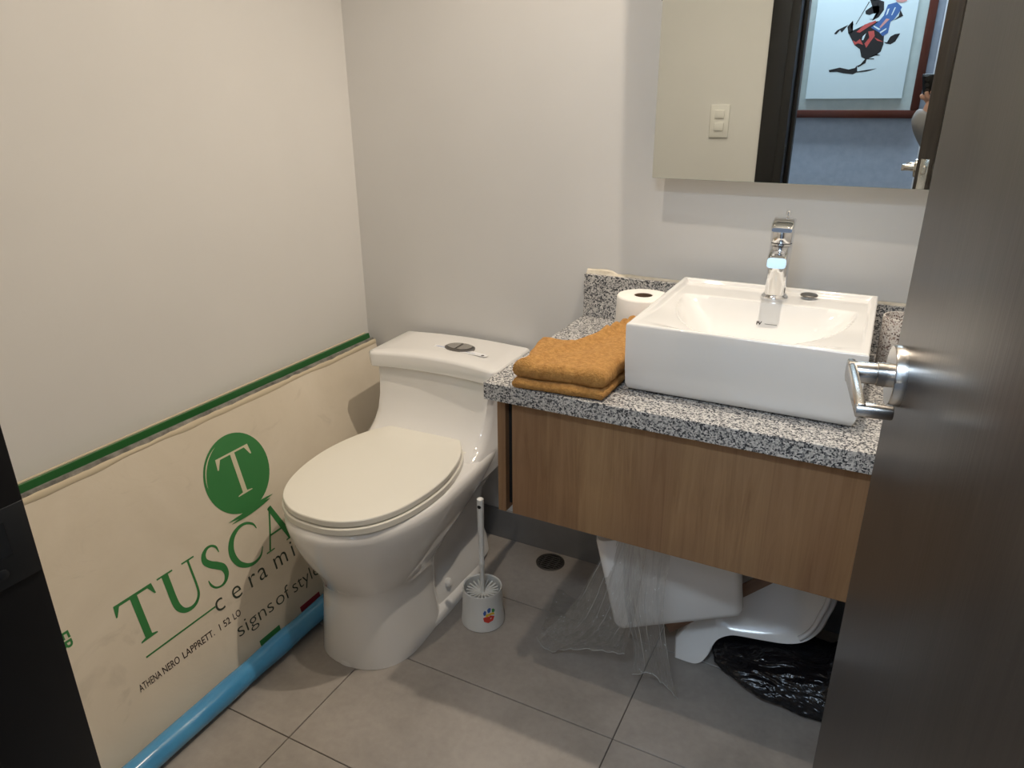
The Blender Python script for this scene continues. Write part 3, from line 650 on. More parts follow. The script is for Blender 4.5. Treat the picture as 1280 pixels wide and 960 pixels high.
# ------------------------------------------------------------------ floor drain
dr = thing('floor_drain', 'round steel floor drain grate near the back wall', 'drain', (0.632, -0.058, 0.0002))
bm = bmesh.new(); lathe(bm, [(0.0405, 0), (0.0405, 0.002), (0.038, 0.003), (0.034, 0.0025), (0.034, 0.0)], 40, cap0=False, cap1=False); obj('rim', bm, 'drain_steel', dr, True)
bm = bmesh.new(); lathe(bm, [(0.034, 0.0), (0.034, 0.0006)], 32); obj('sump', bm, 'black_gap', dr)
for k in range(-3, 4):
    hl = math.sqrt(0.0335 ** 2 - (k * 0.0088) ** 2); box('grate_bar', 'drain_steel', dr, -hl, hl, k * 0.0088 - 0.002, k * 0.0088 + 0.002, 0.0007, 0.0026, 0.0005, 1)
for k in (-1, 0, 1): box('grate_bar', 'drain_steel', dr, k * 0.02 - 0.002, k * 0.02 + 0.002, -0.028, 0.028, 0.0008, 0.0024, 0.0005, 1)

# ------------------------------------------------------------------ leaning carton
P1 = Vector((0.182, 0, 0.0125)); P0 = Vector((0.0430, 0, 0.574))
up_ = (P0 - P1).normalized(); H_ = (P0 - P1).length
car = thing('tile_carton', 'long flat cardboard carton of tiles leaning on the left wall', 'carton', (P1.x, -0.02, 0))
# carton frame: local x along +Y (reading direction), y up the slope, z out of the front face
MC = Matrix(((0, up_.x, 0, P1.x), (1, 0, 0, 0), (0, up_.z, 0, P1.z), (0, 0, 0, 1)))
nrm = Vector((0, 1, 0)).cross(up_); MC[0][2], MC[1][2], MC[2][2] = nrm
MCL = Matrix.Translation((-P1.x, 0.02, 0)) @ MC             # into the carton's own frame
L0, L1, TH = -1.34, -0.025, 0.040
def cbox(name, mat, y0, y1, z0, z1, x0=L0, x1=L1, bev=0.001, par=car):
    bm = bmesh.new(); bx(bm, x0, x1, y0, y1, z0, z1, bev, 1, M=MCL); return obj(name, bm, mat, par, True, 35)
cbox('carton_body', 'cardboard_raw', 0.0, H_ - 0.012, -TH, -0.0035)
bm = bmesh.new(); n = 130                                   # front panel, torn and wavy along the top and bottom edge
for i in range(n):
    def e(k):
        x = L0 + (L1 - L0) * k / n
        return x, 0.004 + 0.006 * nz(x, 7.7, 0, 9) - 0.003 * max(0, nz(x, 2.1, 0, 33)), H_ - 0.001 + 0.0035 * nz(x, 3.3, 0, 7) + 0.002 * nz(x, 5.3, 0, 40), 0.0025 * max(0, nz(x, 9.3, 0, 10))
    xa, ba, ta, wa = e(i); xb, bb, tb, wb = e(i + 1)
    q = [MCL @ Vector(p) for p in ((xa, ba, 0), (xb, bb, 0), (xb, tb - 0.02, 0), (xa, ta - 0.02, 0), (xb, tb, wb), (xa, ta, wa), (xb, tb, wb - 0.0032), (xa, ta, wa - 0.0032), (xa, ba, -0.0034), (xb, bb, -0.0034))]
    vv = [bm.verts.new(p) for p in q]
    bm.faces.new((vv[0], vv[1], vv[2], vv[3])); bm.faces.new((vv[3], vv[2], vv[4], vv[5])); bm.faces.new((vv[5], vv[4], vv[6], vv[7])); bm.faces.new((vv[0], vv[8], vv[9], vv[1])); bm.faces.new((vv[7], vv[6], vv[9], vv[8]))
bmesh.ops.remove_doubles(bm, verts=bm.verts[:], dist=0.0002)
obj('front_panel', bm, 'cardboard', car, True, 45)
bm = bmesh.new(); rings = []
for i in range(n + 1):
    x = L0 + (L1 - L0) * i / n; t = H_ - 0.0005 + 0.003 * nz(x, 3.3, 0, 7) + 0.0025 * nz(x, 5.3, 0, 40)
    b2 = H_ - 0.012 + 0.004 * nz(x, 1.3, 0, 12); wv = 0.0022 + 0.003 * max(0, nz(x, 9.3, 0, 10))
    rings.append([MCL @ Vector(p) for p in ((x, b2, 0.0003), (x, b2 + 0.001, 0.0012), (x, t - 0.002, wv), (x, t + 0.001, wv - 0.0012), (x, t, -0.004))])
loft(bm, rings, True); obj('folded_lip', bm, 'cardboard_raw', car, True, 60)
cbox('foam_strip', 'foam_grey', H_ - 0.020, H_ + 0.0065, -0.0155, -0.0045)
cbox('green_tape', 'green_tape', H_ - 0.014, H_ + 0.021, -0.029, -0.0158)
cbox('back_panel', 'cardboard_raw', H_ - 0.014, H_ + 0.024, -0.0335, -0.0295)
def PR(s, t, z=0.0006): return MCL @ Matrix.Translation((-s, t, z))
# printed logo: green disc with a pale serif T, a highlight and a brushed ground shadow
S0 = (0.612, 0.424)
bm = bmesh.new(); poly(bm, [(0.092 * math.cos(a), 0.0945 * math.sin(a)) for a in [2 * PI * i / 56 for i in range(56)]], 0, PR(*S0)); disc = obj('printed_disc', bm, 'ink_green', car)
def serifT(bm, Wd, Hh, x0, y0, st, thin, M):
    cx = x0 + Wd / 2
    poly(bm, [(cx - st / 2, y0 + thin), (cx + st / 2, y0 + thin), (cx + st / 2, y0 + Hh - thin), (cx - st / 2, y0 + Hh - thin)], 0, M)
    poly(bm, [(x0 + 0.02 * Wd, y0 + Hh), (x0 - 0.01 * Wd, y0 + Hh * 0.76), (x0 + 0.025 * Wd, y0 + Hh * 0.76), (x0 + 0.14 * Wd, y0 + Hh - thin), (cx, y0 + Hh - thin), (x0 + Wd - 0.14 * Wd, y0 + Hh - thin), (x0 + Wd - 0.025 * Wd, y0 + Hh * 0.76), (x0 + Wd * 1.01, y0 + Hh * 0.76), (x0 + Wd * 0.98, y0 + Hh)], 0, M)
    poly(bm, [(cx - 0.22 * Wd, y0), (cx + 0.22 * Wd, y0), (cx + 0.21 * Wd, y0 + thin * 0.5), (cx + st * 0.5, y0 + thin * 1.05), (cx - st * 0.5, y0 + thin * 1.05), (cx - 0.21 * Wd, y0 + thin * 0.5)], 0, M)
bm = bmesh.new(); serifT(bm, 0.098, 0.105, -0.047, -0.052, 0.0125, 0.0045, PR(S0[0], S0[1], 0.0011)); obj('printed_letter', bm, 'ink_cream', car)
bm = bmesh.new(); ribbon(bm, [(-0.0855 * math.cos(a), 0.088 * math.sin(a), 0.003 * math.sin(PI * (i + 0.3) / 12.6)) for i, a in enumerate([0.02 + 1.12 * k / 12 for k in range(13)])], 0, PR(S0[0], S0[1], 0.0011)); obj('printed_highlight', bm, 'ink_cream', car)
bm = bmesh.new()
for k, (x0, x1, y, h) in enumerate(((-0.052, 0.062, -0.096, 0.013), (-0.060, 0.030, -0.101, 0.006), (0.000, 0.072, -0.090, 0.006), (-0.066, -0.010, -0.094, 0.004))):
    ribbon(bm, [(x0 + (x1 - x0) * i / 10, y, h * math.sin(PI * i / 10) + 0.0004) for i in range(11)], 0.0001 * k, PR(S0[0], S0[1], 0.0012))
obj('printed_shadow', bm, 'ink_green', car)
# word in serif capitals
CH = 0.101; Y0 = 0.2085
bm = bmesh.new(); serifT(bm, 0.088, CH, 0, 0, 0.0155, 0.006, PR(0.976, Y0)); obj('printed_letter', bm, 'ink_green', car)
def glyph(s, width, strokes, polys=()):
    bm = bmesh.new(); M = PR(s, Y0)
    for st in strokes: ribbon(bm, [(x * width, y * CH, w_ * CH) for x, y, w_ in smooth_path(st)], 0, M)
    for p in polys: poly(bm, [(x * width, y * CH) for x, y in p], 0.0002, M)
    return obj('printed_letter', bm, 'ink_green', car)
glyph(0.879, 0.105, [[(.20, 1, .15), (.20, .7, .15), (.20, .4, .15), (.225, .2, .145), (.32, .055, .11), (.47, .005, .085), (.62, .05, .07), (.725, .19, .06), (.75, .42, .052), (.75, .7, .05), (.75, 1, .05)]], [[(.02, .965), (.38, .965), (.38, 1), (.02, 1)], [(.60, .965), (.90, .965), (.90, 1), (.60, 1)]])
glyph(0.778, 0.088, [[(.60, .74, .02), (.57, .88, .05), (.46, .965, .05), (.31, .965, .07), (.18, .87, .11), (.16, .73, .14), (.27, .60, .155), (.43, .49, .165), (.57, .37, .155), (.60, .21, .125), (.51, .07, .08), (.36, .02, .05), (.20, .06, .045), (.10, .17, .05), (.07, .30, .02)]])
glyph(0.712, 0.112, [[(.88, .72, .02), (.83, .86, .05), (.68, .97, .06), (.49, .98, .08), (.29, .87, .12), (.17, .67, .15), (.145, .45, .16), (.22, .22, .14), (.39, .06, .10), (.58, .01, .07), (.76, .07, .05), (.88, .24, .02)]])
glyph(0.612, 0.118, [[(.43, 1, .05), (.28, .5, .05), (.12, .03, .05)], [(.42, 1, .13), (.57, .5, .15), (.72, .02, .16)], [(.22, .36, .045), (.40, .36, .045), (.58, .36, .045)]], [[(.02, 0), (.24, 0), (.24, .03), (.02, .03)], [(.58, 0), (.88, 0), (.88, .03), (.58, .03)]])
bm = bmesh.new(); bx(bm, -0.953, -0.778, 0.1755, 0.1790, 0.0003, 0.0007, M=MCL); obj('printed_rule', bm, 'ink_green', car)
for k, ch in enumerate('cerami'): text_obj('printed_letter', ch, 0.064, 'ink_grey', car, PR((0.781, 0.733, 0.683, 0.652, 0.603, 0.543)[k], 0.160), -0.0004, 1.0, 1.0)
for wd, s_, wl in (('signs', 0.752, 0.109), ('of', 0.632, 0.046), ('style', 0.575, 0.094)): text_obj('printed_word', wd, 0.049, 'ink_grey', car, PR(s_, 0.076), -0.0005, width=wl)
for wd, s_, wl in (('ATHENA', 0.988, 0.050), ('NERO', 0.934, 0.040), ('LAPPRETT.', 0.885, 0.082), ('1 52', 0.790, 0.030), ('LO', 0.748, 0.021)): text_obj('printed_word', wd, 0.0225, 'ink_black', car, PR(s_, 0.121), 0.0002, width=wl)
text_obj('printed_fragment', 'ER', 0.034, 'ink_green', car, PR(1.085, 0.322) @ Matrix.Rotation(-PI / 2, 4, 'Z'), 0.0006)
bm = bmesh.new(); bx(bm, -0.706, -0.642, -0.02 + 0.022, 0.034, 0.0003, 0.0007, M=MCL); obj('printed_square', bm, 'ink_green', car)
bm = bmesh.new(); bx(bm, -0.570, -0.500, 0.004, 0.034, 0.0003, 0.0007, M=MCL); obj('printed_square', bm, 'ink_red', car)

# blue plastic-wrapped tube in the crease of carton and floor
bm = bmesh.new(); n = 90; pts, rad = [], []
for i in range(n + 1):
    t = i / n; y = -1.32 + 1.02 * t
    pts.append((0.2165 - 0.012 * t + 0.003 * nz(y, 0, 0, 6), y, 0.0285 + 0.001 * nz(y, 3, 0, 7))); rad.append(0.0250 + 0.0018 * nz(y, 5, 0, 11))
tube(bm, pts, rad, 20)
for v in bm.verts:
    d_ = 0.0016 * nz(v.co.x * 6, v.co.y, v.co.z * 6, 14); v.co.x += d_; v.co.z = max(0.0008, v.co.z + d_)
tag(obj('wrapped_tube', bm, 'blue_film', None, True, 80), 'blue plastic wrapped tube lying along the foot of the carton', 'tube')

# ------------------------------------------------------------------ things stored under the vanity
ped = thing('ceramic_pedestal', 'curved white ceramic piece standing under the vanity beside the black bag', 'ceramic piece', (1.09, -0.285, 0))
prof = smooth_path([(-0.043, 0.0005, 0), (-0.002, 0.0005, 0), (0.016, 0.008, 0), (0.026, 0.022, 0), (0.034, 0.046, 0), (0.046, 0.064, 0), (0.070, 0.078, 0), (0.097, 0.083, 0), (0.137, 0.087, 0), (0.195, 0.095, 0), (0.232, 0.110, 0), (0.256, 0.136, 0), (0.267, 0.166, 0), (0.275, 0.190, 0), (0.279, 0.23, 0)], 4)
ped_poly = [(x, z) for x, z, _ in prof] + [(0.274, 0.262), (0.105, 0.262), (0.01, 0.13), (-0.05, 0.04)]
cen = (0.11, 0.13); rings = []; LEAN = 0.55
for y, sc in ((0.004, 0.93), (0.0, 0.97), (0.004, 0.992), (0.012, 1.0), (0.05, 1.0), (0.10, 1.0)):
    rings.append([(cen[0] + (x - cen[0]) * sc, y + 0.012 + LEAN * z, max(0.0005, cen[1] + (z - cen[1]) * sc)) for x, z in ped_poly])
bm = bmesh.new(); loft(bm, rings); obj('shell', bm, 'stored_ceramic', ped, True, 60)
bm = bmesh.new(); tube(bm, [(x - 0.018, LEAN * z + 0.010, z + 0.004) for x, z, _ in prof[40:]], 0.006, 10); obj('rim', bm, 'stored_ceramic', ped, True)
pl = tag(obj('wooden_board', bx(bmesh.new(), -0.17, 0.17, -0.013, 0.013, -0.005, 0.005, 0.001), 'board_wood', None), 'brown wooden board lying under the stored white box', 'board')
pl.matrix_world = Matrix.Translation((1.148, -0.205, 0.166)) @ Matrix.Rotation(math.radians(18), 4, 'Z') @ Matrix.Rotation(math.radians(-38), 4, 'Y') @ Matrix.Rotation(math.radians(62), 4, 'X')
sb = thing('stored_basin', 'rectangular white ceramic basin partly wrapped in clear plastic under the vanity', 'basin')
sb.matrix_world = Matrix.Translation((0.93, -0.365, 0.103)) @ Matrix.Rotation(math.radians(20), 4, 'Z') @ Matrix.Rotation(math.radians(-13), 4, 'Y')
bm = bmesh.new()
def rr(x0, x1, y0, y1, z, r, n=6):
    out = []
    for cx, cy, a0 in ((x1 - r, y0 + r, -PI / 2), (x1 - r, y1 - r, 0), (x0 + r, y1 - r, PI / 2), (x0 + r, y0 + r, PI)):
        for i in range(n + 1): a = a0 + PI / 2 * i / n; out.append((cx + r * math.cos(a), cy + r * math.sin(a), z))
    return out
W_, D_ = 0.288, 0.085
loft(bm, [rr(0.012, W_ - 0.012, 0.012, D_ - 0.012, 0.0, 0.02), rr(0.003, W_ - 0.003, 0.003, D_ - 0.003, 0.006, 0.022), rr(0, W_, 0, D_, 0.018, 0.022), rr(0.002, W_ + 0.020, -0.004, D_, 0.235, 0.022), rr(0.006, W_ + 0.016, 0.0, D_ - 0.004, 0.241, 0.02), rr(0.02, W_ + 0.002, 0.014, D_ - 0.018, 0.240, 0.02), rr(0.030, W_ - 0.016, 0.022, D_ - 0.026, 0.06, 0.015)])
obj('shell', bm, 'stored_ceramic', sb, True, 50)
# black bag
bm = bmesh.new(); bmesh.ops.create_icosphere(bm, subdivisions=6, radius=1.0)
for v in bm.verts:
    q = v.co.normalized()
    w_ = 0.5 * nz(q.x, q.y, q.z + 9, 2.2)
    r = 1 + 0.16 * nz(q.x, q.y, q.z, 1.7) + 0.045 * (1 - 2 * abs(nz(q.x * 0.7 + w_, q.y * 2 + w_, q.z * 2 - q.x, 2.6))) + 0.020 * (1 - 2 * abs(nz(q.x * 1.2 + w_, q.y * 2.5, q.z * 3, 5.5)))
    p = q * r
    x = 1.300 + p.x * 0.165; y = -0.222 + p.y * 0.105 - 0.02 * max(0, p.x); z = 0.036 + p.z * (0.046 + 0.02 * sstep(1.25, 1.40, x))
    lobe = sstep(1.365, 1.43, x); z += lobe * 0.16 * max(0, p.z)
    x = min(x, RX - 0.02); z = max(z, 0.0006 + 0.001 * abs(nz(x, y, 0, 30))); v.co = (x, y, z)
bag = tag(obj('bin_bag', bm, 'bag_black', None, True, 180), 'crumpled shiny black plastic bag on the floor under the vanity', 'bag')
# clear plastic film: draped sheet and hanging tail
film = thing('plastic_wrap', 'crumpled sheet of clear plastic film hanging off the stored basin onto the floor', 'plastic film', (0.9, -0.36, 0))
def sheet(name, rows, amp, seed, NU=70, NV=80):
    """rows: list of polylines (top to bottom), resampled; pleats run down the sheet"""
    R = [smooth_path(r, 26) for r in rows]; m_ = len(R[0]); cols = []
    for i in range(m_): cols.append(smooth_path([r[i] for r in R], 20))
    bm = bmesh.new(); g = []
    for i, cl in enumerate(cols):
        g.append([])
        for j, p in enumerate(cl):
            u = i / (m_ - 1); t = j / (len(cl) - 1); env = amp * (0.35 + 0.9 * t)
            d = env * (abs(nz(u * 9, t * 1.2, seed, 1.0)) * 1.6 - 0.5 + 0.55 * nz(u * 22, t * 5, seed, 1.0) + 0.5 * (1 - 2 * abs(nz(u * 16 + 2 * nz(u * 3, t * 5, 1), t * 14, seed, 1.0))) + 0.25 * nz(u * 40, t * 34, seed, 1.0))
            d *= 1 - 0.55 * sstep(0.7, 1.0, t); d += 0.010 * nz(u * 3, t * 3, seed + 4, 1.0)
            g[-1].append(bm.verts.new((p[0] + 0.3 * d - 0.9, p[1] - d + 0.36, max(0.0015, p[2] + 0.35 * d))))
    for i in range(len(g) - 1):
        for j in range(len(g[0]) - 1): bm.faces.new((g[i][j], g[i + 1][j], g[i + 1][j + 1], g[i][j + 1]))
    nc = len(g); nr = len(g[0])
    for k in range(6):                                      # thin whitish tubes put in as the highlights along the folds
        i0 = int((0.05 + 0.9 * k / 5 + 0.09 * nz(k, seed, 0, 3.7)) * (nc - 1)); j0 = int(nr * (0.05 + 0.3 * abs(nz(k, 3, seed, 2.3)))); j1 = int(nr * (0.65 + 0.35 * abs(nz(k, 7, seed, 3.1)))) - 1
        drift = 30 * nz(k, 11, seed, 1.9)
        pts = [g[max(0, min(nc - 1, int(i0 + drift * (j - j0) / nr)))][j].co + Vector((0, -0.0008, 0.0005)) for j in range(j0, j1, 2)]
        if len(pts) > 4:
            b2 = bmesh.new(); tube(b2, pts, [0.0007 * math.sin(PI * (q + 0.5) / len(pts)) * (0.4 + abs(nz(q * 0.31, k, seed))) + 0.00015 for q in range(len(pts))], 5); obj('crease_glint', b2, 'film_glint', film, True, 180)
    b2 = bmesh.new(); tube(b2, [g[i][nr - 1].co.copy() for i in range(0, nc, 2)], 0.0008, 5); obj('hem_glint', b2, 'film_glint', film, True, 180)  # whitish tube put in as the bright line on the lower edge
    return obj(name, bm, 'clear_film', film, True, 180)
sheet('draped_sheet', [[(0.925, -0.36, 0.385), (0.945, -0.385, 0.385), (0.97, -0.40, 0.385), (1.00, -0.40, 0.385)],
                       [(0.87, -0.34, 0.25), (0.91, -0.375, 0.24), (0.95, -0.395, 0.23), (0.985, -0.40, 0.22)],
                       [(0.80, -0.32, 0.09), (0.86, -0.37, 0.10), (0.92, -0.395, 0.12), (0.975, -0.40, 0.13)],
                       [(0.730, -0.355, 0.004), (0.775, -0.385, 0.006), (0.87, -0.385, 0.050), (0.965, -0.40, 0.085)]], 0.016, 2.0)
sheet('hanging_tail', [[(0.95, -0.405, 0.39), (0.98, -0.415, 0.39), (1.02, -0.415, 0.39), (1.05, -0.41, 0.39)],
                       [(0.96, -0.410, 0.24), (0.985, -0.415, 0.24), (1.02, -0.415, 0.24), (1.045, -0.41, 0.24)],
                       [(0.985, -0.400, 0.11), (1.01, -0.405, 0.11), (1.04, -0.405, 0.11), (1.062, -0.40, 0.11)],
                       [(0.985, -0.395, 0.030), (1.02, -0.40, 0.055), (1.055, -0.40, 0.040), (1.09, -0.395, 0.006)]], 0.014, 5.0)
bm = bmesh.new(); gg = []
for i in range(40):
    gg.append([])
    for j in range(30):
        u, v = i / 39, j / 29; x = 0.70 + 0.20 * u + 0.03 * v; y = -0.16 - 0.17 * v - 0.02 * math.sin(u * 5)
        gg[-1].append(bm.verts.new((x - 0.9, y + 0.36, 0.0025 + 0.012 * abs(nz(x * 1.0, y * 1.0, 8, 14)) + 0.006 * abs(nz(x, y, 2, 45)))))
for i in range(39):
    for j in range(29): bm.faces.new((gg[i][j], gg[i + 1][j], gg[i + 1][j + 1], gg[i][j + 1]))
obj('floor_sheet', bm, 'clear_film', film, True, 180)

# ------------------------------------------------------------------ light switch on the door wall (seen in the mirror)
sw = thing('light_switch', 'white double rocker light switch on the door wall', 'light switch', (0.655, DY, 1.096))
box('plate', 'switch_plastic', sw, -0.036, 0.036, 0, 0.008, -0.059, 0.059, 0.003)
for z in (0.0255, -0.0195):
    r_ = box('rocker', 'switch_plastic', sw, -0.018, 0.018, 0.007, 0.0125, z - 0.0145, z + 0.0145, 0.002)

# framed picture on the hallway wall (seen in the mirror)
pic = thing('framed_picture', 'framed print of a horse and rider in ink with red and blue strokes', 'picture', (1.02, HY, 1.045))
FX0, FX1, FZ1 = -0.288, 0.285, 0.86
bm = bmesh.new()
bx(bm, FX0, FX1, 0.0, 0.035, 0, 0.036, 0.004); obj('frame_rail', bm, 'frame_wood', pic, True)
box('frame_rail', 'frame_wood', pic, FX0, FX1, 0, 0.035, FZ1 - 0.036, FZ1, 0.004)
box('frame_stile', 'frame_wood', pic, FX0, FX0 + 0.036, 0, 0.0349, 0.036, FZ1 - 0.036, 0.004); box('frame_stile', 'frame_wood', pic, FX1 - 0.036, FX1, 0, 0.0349, 0.036, FZ1 - 0.036, 0.004)
box('mat_board', 'mat_board', pic, FX0 + 0.03, FX1 - 0.03, 0.002, 0.010, 0.03, FZ1 - 0.03)
pn = box('print_panel', 'print_paper', pic, -0.222, 0.205, 0.010, 0.024, 0.088, FZ1 - 0.088)
def hp(p):                                                  # sketch units (0..1280 across 0.60 m) to the panel plane
    x, y = p; return (-0.284 + x * 0.000500, 0.0246, 0.088 + (822 - y) * 0.000520)
def paint(mat, polys, lift=0.0):
    for pl_ in polys:
        bm = bmesh.new(); bm.faces.new([bm.verts.new(Vector(hp(p)) + Vector((0, lift, 0))) for p in pl_])
        bmesh.ops.triangulate(bm, faces=bm.faces[:]); obj('painted_mark', bm, mat, pn)
paint('paint_black', [[(430, 265), (520, 225), (600, 190), (690, 180), (735, 260), (748, 370), (735, 430), (690, 462), (620, 492), (575, 470), (552, 405), (500, 370), (462, 310)],
                      [(620, 175), (670, 150), (705, 95), (695, 30), (650, 12), (610, 20), (570, 0), (600, 60), (550, 95), (555, 120), (590, 130), (640, 110), (660, 60), (668, 110), (640, 160)],
                      [(430, 272), (415, 215), (455, 168), (465, 205), (440, 215), (470, 262)], [(305, 268), (330, 240), (370, 222), (420, 200), (400, 222), (372, 262), (355, 240), (325, 275)],
                      [(745, 352), (790, 358), (795, 310), (830, 292), (872, 288), (850, 312), (842, 352), (805, 374), (770, 366)],
                      [(610, 488), (600, 520), (548, 545), (560, 555), (620, 522), (625, 490), (690, 492), (685, 484), (640, 484)], [(650, 462), (700, 448), (738, 460), (690, 462)],
                      [(303, 574), (400, 554), (480, 572), (535, 560), (548, 540), (560, 590), (640, 578), (728, 568), (640, 592), (550, 600), (525, 614), (440, 604), (380, 590), (312, 592)],
                      [(568, 22), (575, 24), (488, 200), (483, 198)], [(840, 100), (872, 150), (800, 182), (835, 150)]])
paint('paint_blue', [[(730, 55), (800, 40), (850, 80), (835, 120), (800, 175), (775, 190), (770, 280), (730, 305), (690, 270), (620, 232), (680, 180), (710, 140)]], 0.0003)
paint('paint_red', [[(500, 262), (560, 205), (650, 176), (655, 190), (600, 222), (530, 268)], [(600, 262), (650, 258), (662, 300), (630, 350), (605, 395), (585, 360), (620, 310)], [(478, 330), (510, 345), (540, 320), (575, 370), (530, 355), (500, 368)], [(660, 312), (745, 352), (690, 340)]], 0.0006)
paint('paint_pale', [[(780, 5), (800, -30), (860, -35), (890, 0), (880, 35), (845, 45), (800, 38)], [(735, 165), (765, 170), (700, 240), (690, 230)]], 0.0006)
paint('print_paper', [[(600, 130), (640, 118), (625, 160), (595, 160)], [(735, 90), (750, 85), (740, 130), (728, 140)], [(790, 80), (800, 80), (780, 140), (772, 140)], [(640, 215), (700, 245), (690, 255), (640, 226)], [(560, 300), (585, 275), (570, 330), (556, 330)], [(700, 270), (750, 240), (752, 250), (706, 282)]], 0.0009)

# ------------------------------------------------------------------ phone and the person holding it (seen in the mirror)
def ph(r, u, f): return CAM + CR * r + CU * u + CF * f
MP = Matrix((( CR.x, CU.x, CF.x, CAM.x), (CR.y, CU.y, CF.y, CAM.y), (CR.z, CU.z, CF.z, CAM.z), (0, 0, 0, 1)))
phn = thing('phone', 'black phone held sideways by the person in the mirror', 'phone'); phn.matrix_world = MP
bm = bmesh.new(); bx(bm, -0.018, 0.130, -0.058, 0.016, -0.0165, -0.0085, 0.0035, 3); obj('phone_body', bm, 'phone_black', phn, True)
bm = bmesh.new(); bx(bm, -0.014, 0.022, -0.052, 0.012, -0.0086, -0.0062, 0.001, 2); cb = obj('camera_bump', bm, 'phone_black', phn, True)
for u in (0.0, -0.02, -0.04):
    bm = bmesh.new(); lathe(bm, [(0.0075, -0.0063), (0.0075, -0.0052), (0.006, -0.0050)], 24, (0.002, u, 0)); obj('lens', bm, 'dark_steel', cb, True)
per = thing('person', 'person in a grey sweater reaching out to hold the phone, seen in the mirror', 'person', (1.80, -2.05, 0))
O = Vector((1.80, -2.05, 0))
def L(v): return tuple(Vector(v) - O)
wr = Vector((1.342, -1.672, 1.090)); 
elb = Vector((1.455, -1.80, 0.935)); sho = Vector((1.62, -2.03, 1.34))
palm = ph(0.022, -0.098, -0.014)
pelvis, chest, neck = Vector((1.80, -2.08, 0.93)), Vector((1.80, -2.06, 1.25)), Vector((1.80, -2.05, 1.46))
shoR = Vector((1.98, -2.03, 1.34)); elbR = Vector((2.02, -2.02, 1.08)); wrR = Vector((1.98, -1.93, 0.86))
def P(v, r): return (L(v), r)
body = [[P(pelvis, .13), P(chest, .13), P(neck, .055), P((1.80, -2.03, 1.56), .070), P((1.80, -2.02, 1.635), .082), P((1.80, -2.03, 1.70), .06)],
        [P(chest, .13), P(sho, .052), P(elb, .036), P(wr, .021), P(palm, .026)],
        [P(chest, .13), P(shoR, .052), P(elbR, .040), P(wrR, .026), P((1.97, -1.91, .78), .028)],
        [P(pelvis, .13), P((1.71, -2.07, .84), .085), P((1.70, -2.05, .47), .055), P((1.70, -2.08, .08), .036), P((1.70, -1.95, .035), .03)],
        [P(pelvis, .13), P((1.89, -2.07, .84), .085), P((1.90, -2.05, .47), .055), P((1.90, -2.08, .08), .036), P((1.90, -1.95, .035), .03)]]
for k, (r0, top) in enumerate(((-0.010, -0.050), (0.009, -0.040), (0.029, -0.036), (0.048, -0.044))):     # four fingers over the back of the phone
    body.append([P(palm, .028), P(ph(r0 * 0.9 + 0.006, -0.070, -0.010), .0095), P(ph(r0, -0.062, 0.0005), .0088), P(ph(r0 - 0.003, (top - 0.060) / 2 - 0.006, 0.0015), .0082), P(ph(r0 - 0.006, top, -0.0002), .0072)])
body.append([P(palm, .028), P(ph(0.060, -0.080, -0.026), .0105), P(ph(0.062, -0.052, -0.029), .0098), P(ph(0.055, -0.028, -0.0285), .0085)])
hr = Vector((1.97, -1.91, .78))
for k in range(4): body.append([P(hr, .028), P(hr + Vector((0.02 * (k - 1.5) * 0.3, 0.02 * (1.5 - k), -0.05)), .009), P(hr + Vector((0.0, 0.02 * (1.5 - k), -0.095 + 0.006 * abs(k - 1))), .0075)])
body.append([P(hr, .028), P(hr + Vector((-0.01, 0.04, -0.03)), .010), P(hr + Vector((-0.01, 0.05, -0.06)), .0085)])
skinned('body', body, 'skin', per, 2)
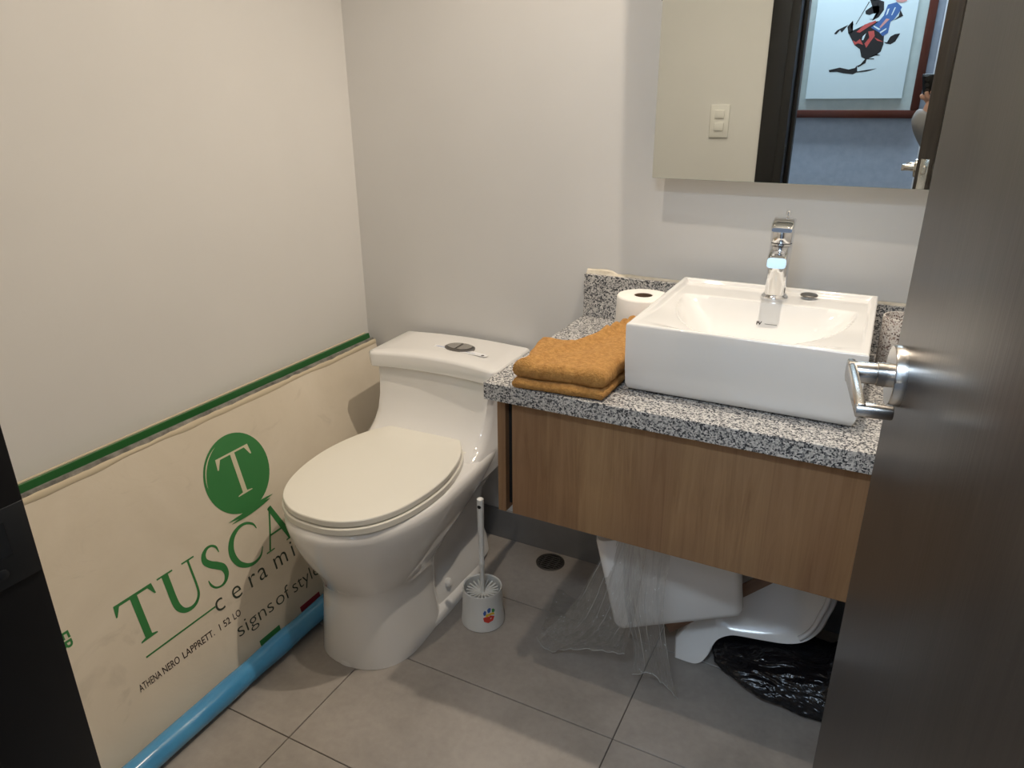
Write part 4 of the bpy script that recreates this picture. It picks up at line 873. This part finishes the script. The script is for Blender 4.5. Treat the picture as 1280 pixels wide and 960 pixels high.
skinned('sweater', [[P(pelvis + Vector((0, 0, 0.02)), .150), P(chest, .150), P(neck - Vector((0, 0, 0.03)), .075)],
                    [P(chest, .150), P(sho, .070), P(sho.lerp(elb, 0.5), .066), P(elb, .062), P(wr.lerp(elb, 0.5), .058), P(wr.lerp(elb, 0.2), .054), P(wr, .050), P(wr.lerp(palm, 0.35), .046), P(wr.lerp(palm, 0.6), .040)], [P(chest, .150), P(shoR, .066), P(elbR, .054), P(wrR.lerp(elbR, 0.08), .040)]], 'sweater_grey', per, 2)
skinned('trousers', [[P(pelvis, .140), P((1.71, -2.07, .84), .095), P((1.70, -2.05, .47), .066), P((1.70, -2.08, .10), .055)], [P(pelvis, .140), P((1.89, -2.07, .84), .095), P((1.90, -2.05, .47), .066), P((1.90, -2.08, .10), .055)]], 'trousers', per, 1)
for x in (1.70, 1.90): skinned('shoe', [[P((x, -2.10, .045), .042), P((x, -2.0, .042), .040), P((x, -1.92, .036), .033)]], 'shoe', per, 1)
bm = bmesh.new(); bmesh.ops.create_icosphere(bm, subdivisions=3, radius=1)
for v in bm.verts:
    p = v.co; v.co = Vector((p.x * 0.086, p.y * 0.098 - (0.018 if p.z > -0.2 else 0.035), max(p.z, -0.55) * 0.10 + 0.015)) + Vector((1.80, -2.03, 1.655)) - O
obj('hair', bm, 'hair', per, True, 80)
bm = bmesh.new(); tube(bm, [L((1.80, -1.945, 1.655)), L((1.80, -1.928, 1.625)), L((1.80, -1.94, 1.612))], [.008, .013, .010], 10); obj('nose', bm, 'skin', per, True)
for s in (-1, 1):
    bm = bmesh.new(); bmesh.ops.create_icosphere(bm, subdivisions=2, radius=0.011, matrix=Matrix.Translation(L((1.80 + s * 0.032, -1.949, 1.652)))); obj('eye', bm, 'label_white', per, True)
    bm = bmesh.new(); bmesh.ops.create_icosphere(bm, subdivisions=2, radius=0.028, matrix=Matrix.Translation(L((1.80 + s * 0.084, -2.035, 1.63))) @ Matrix.Diagonal((0.35, 0.7, 1, 1))); obj('ear', bm, 'skin', per, True)
bm = bmesh.new(); bx(bm, -0.024, 0.024, 0.092, 0.102, 1.575, 1.583, 0.003, M=None); obj('mouth', bm, 'paint_pale', per, True)
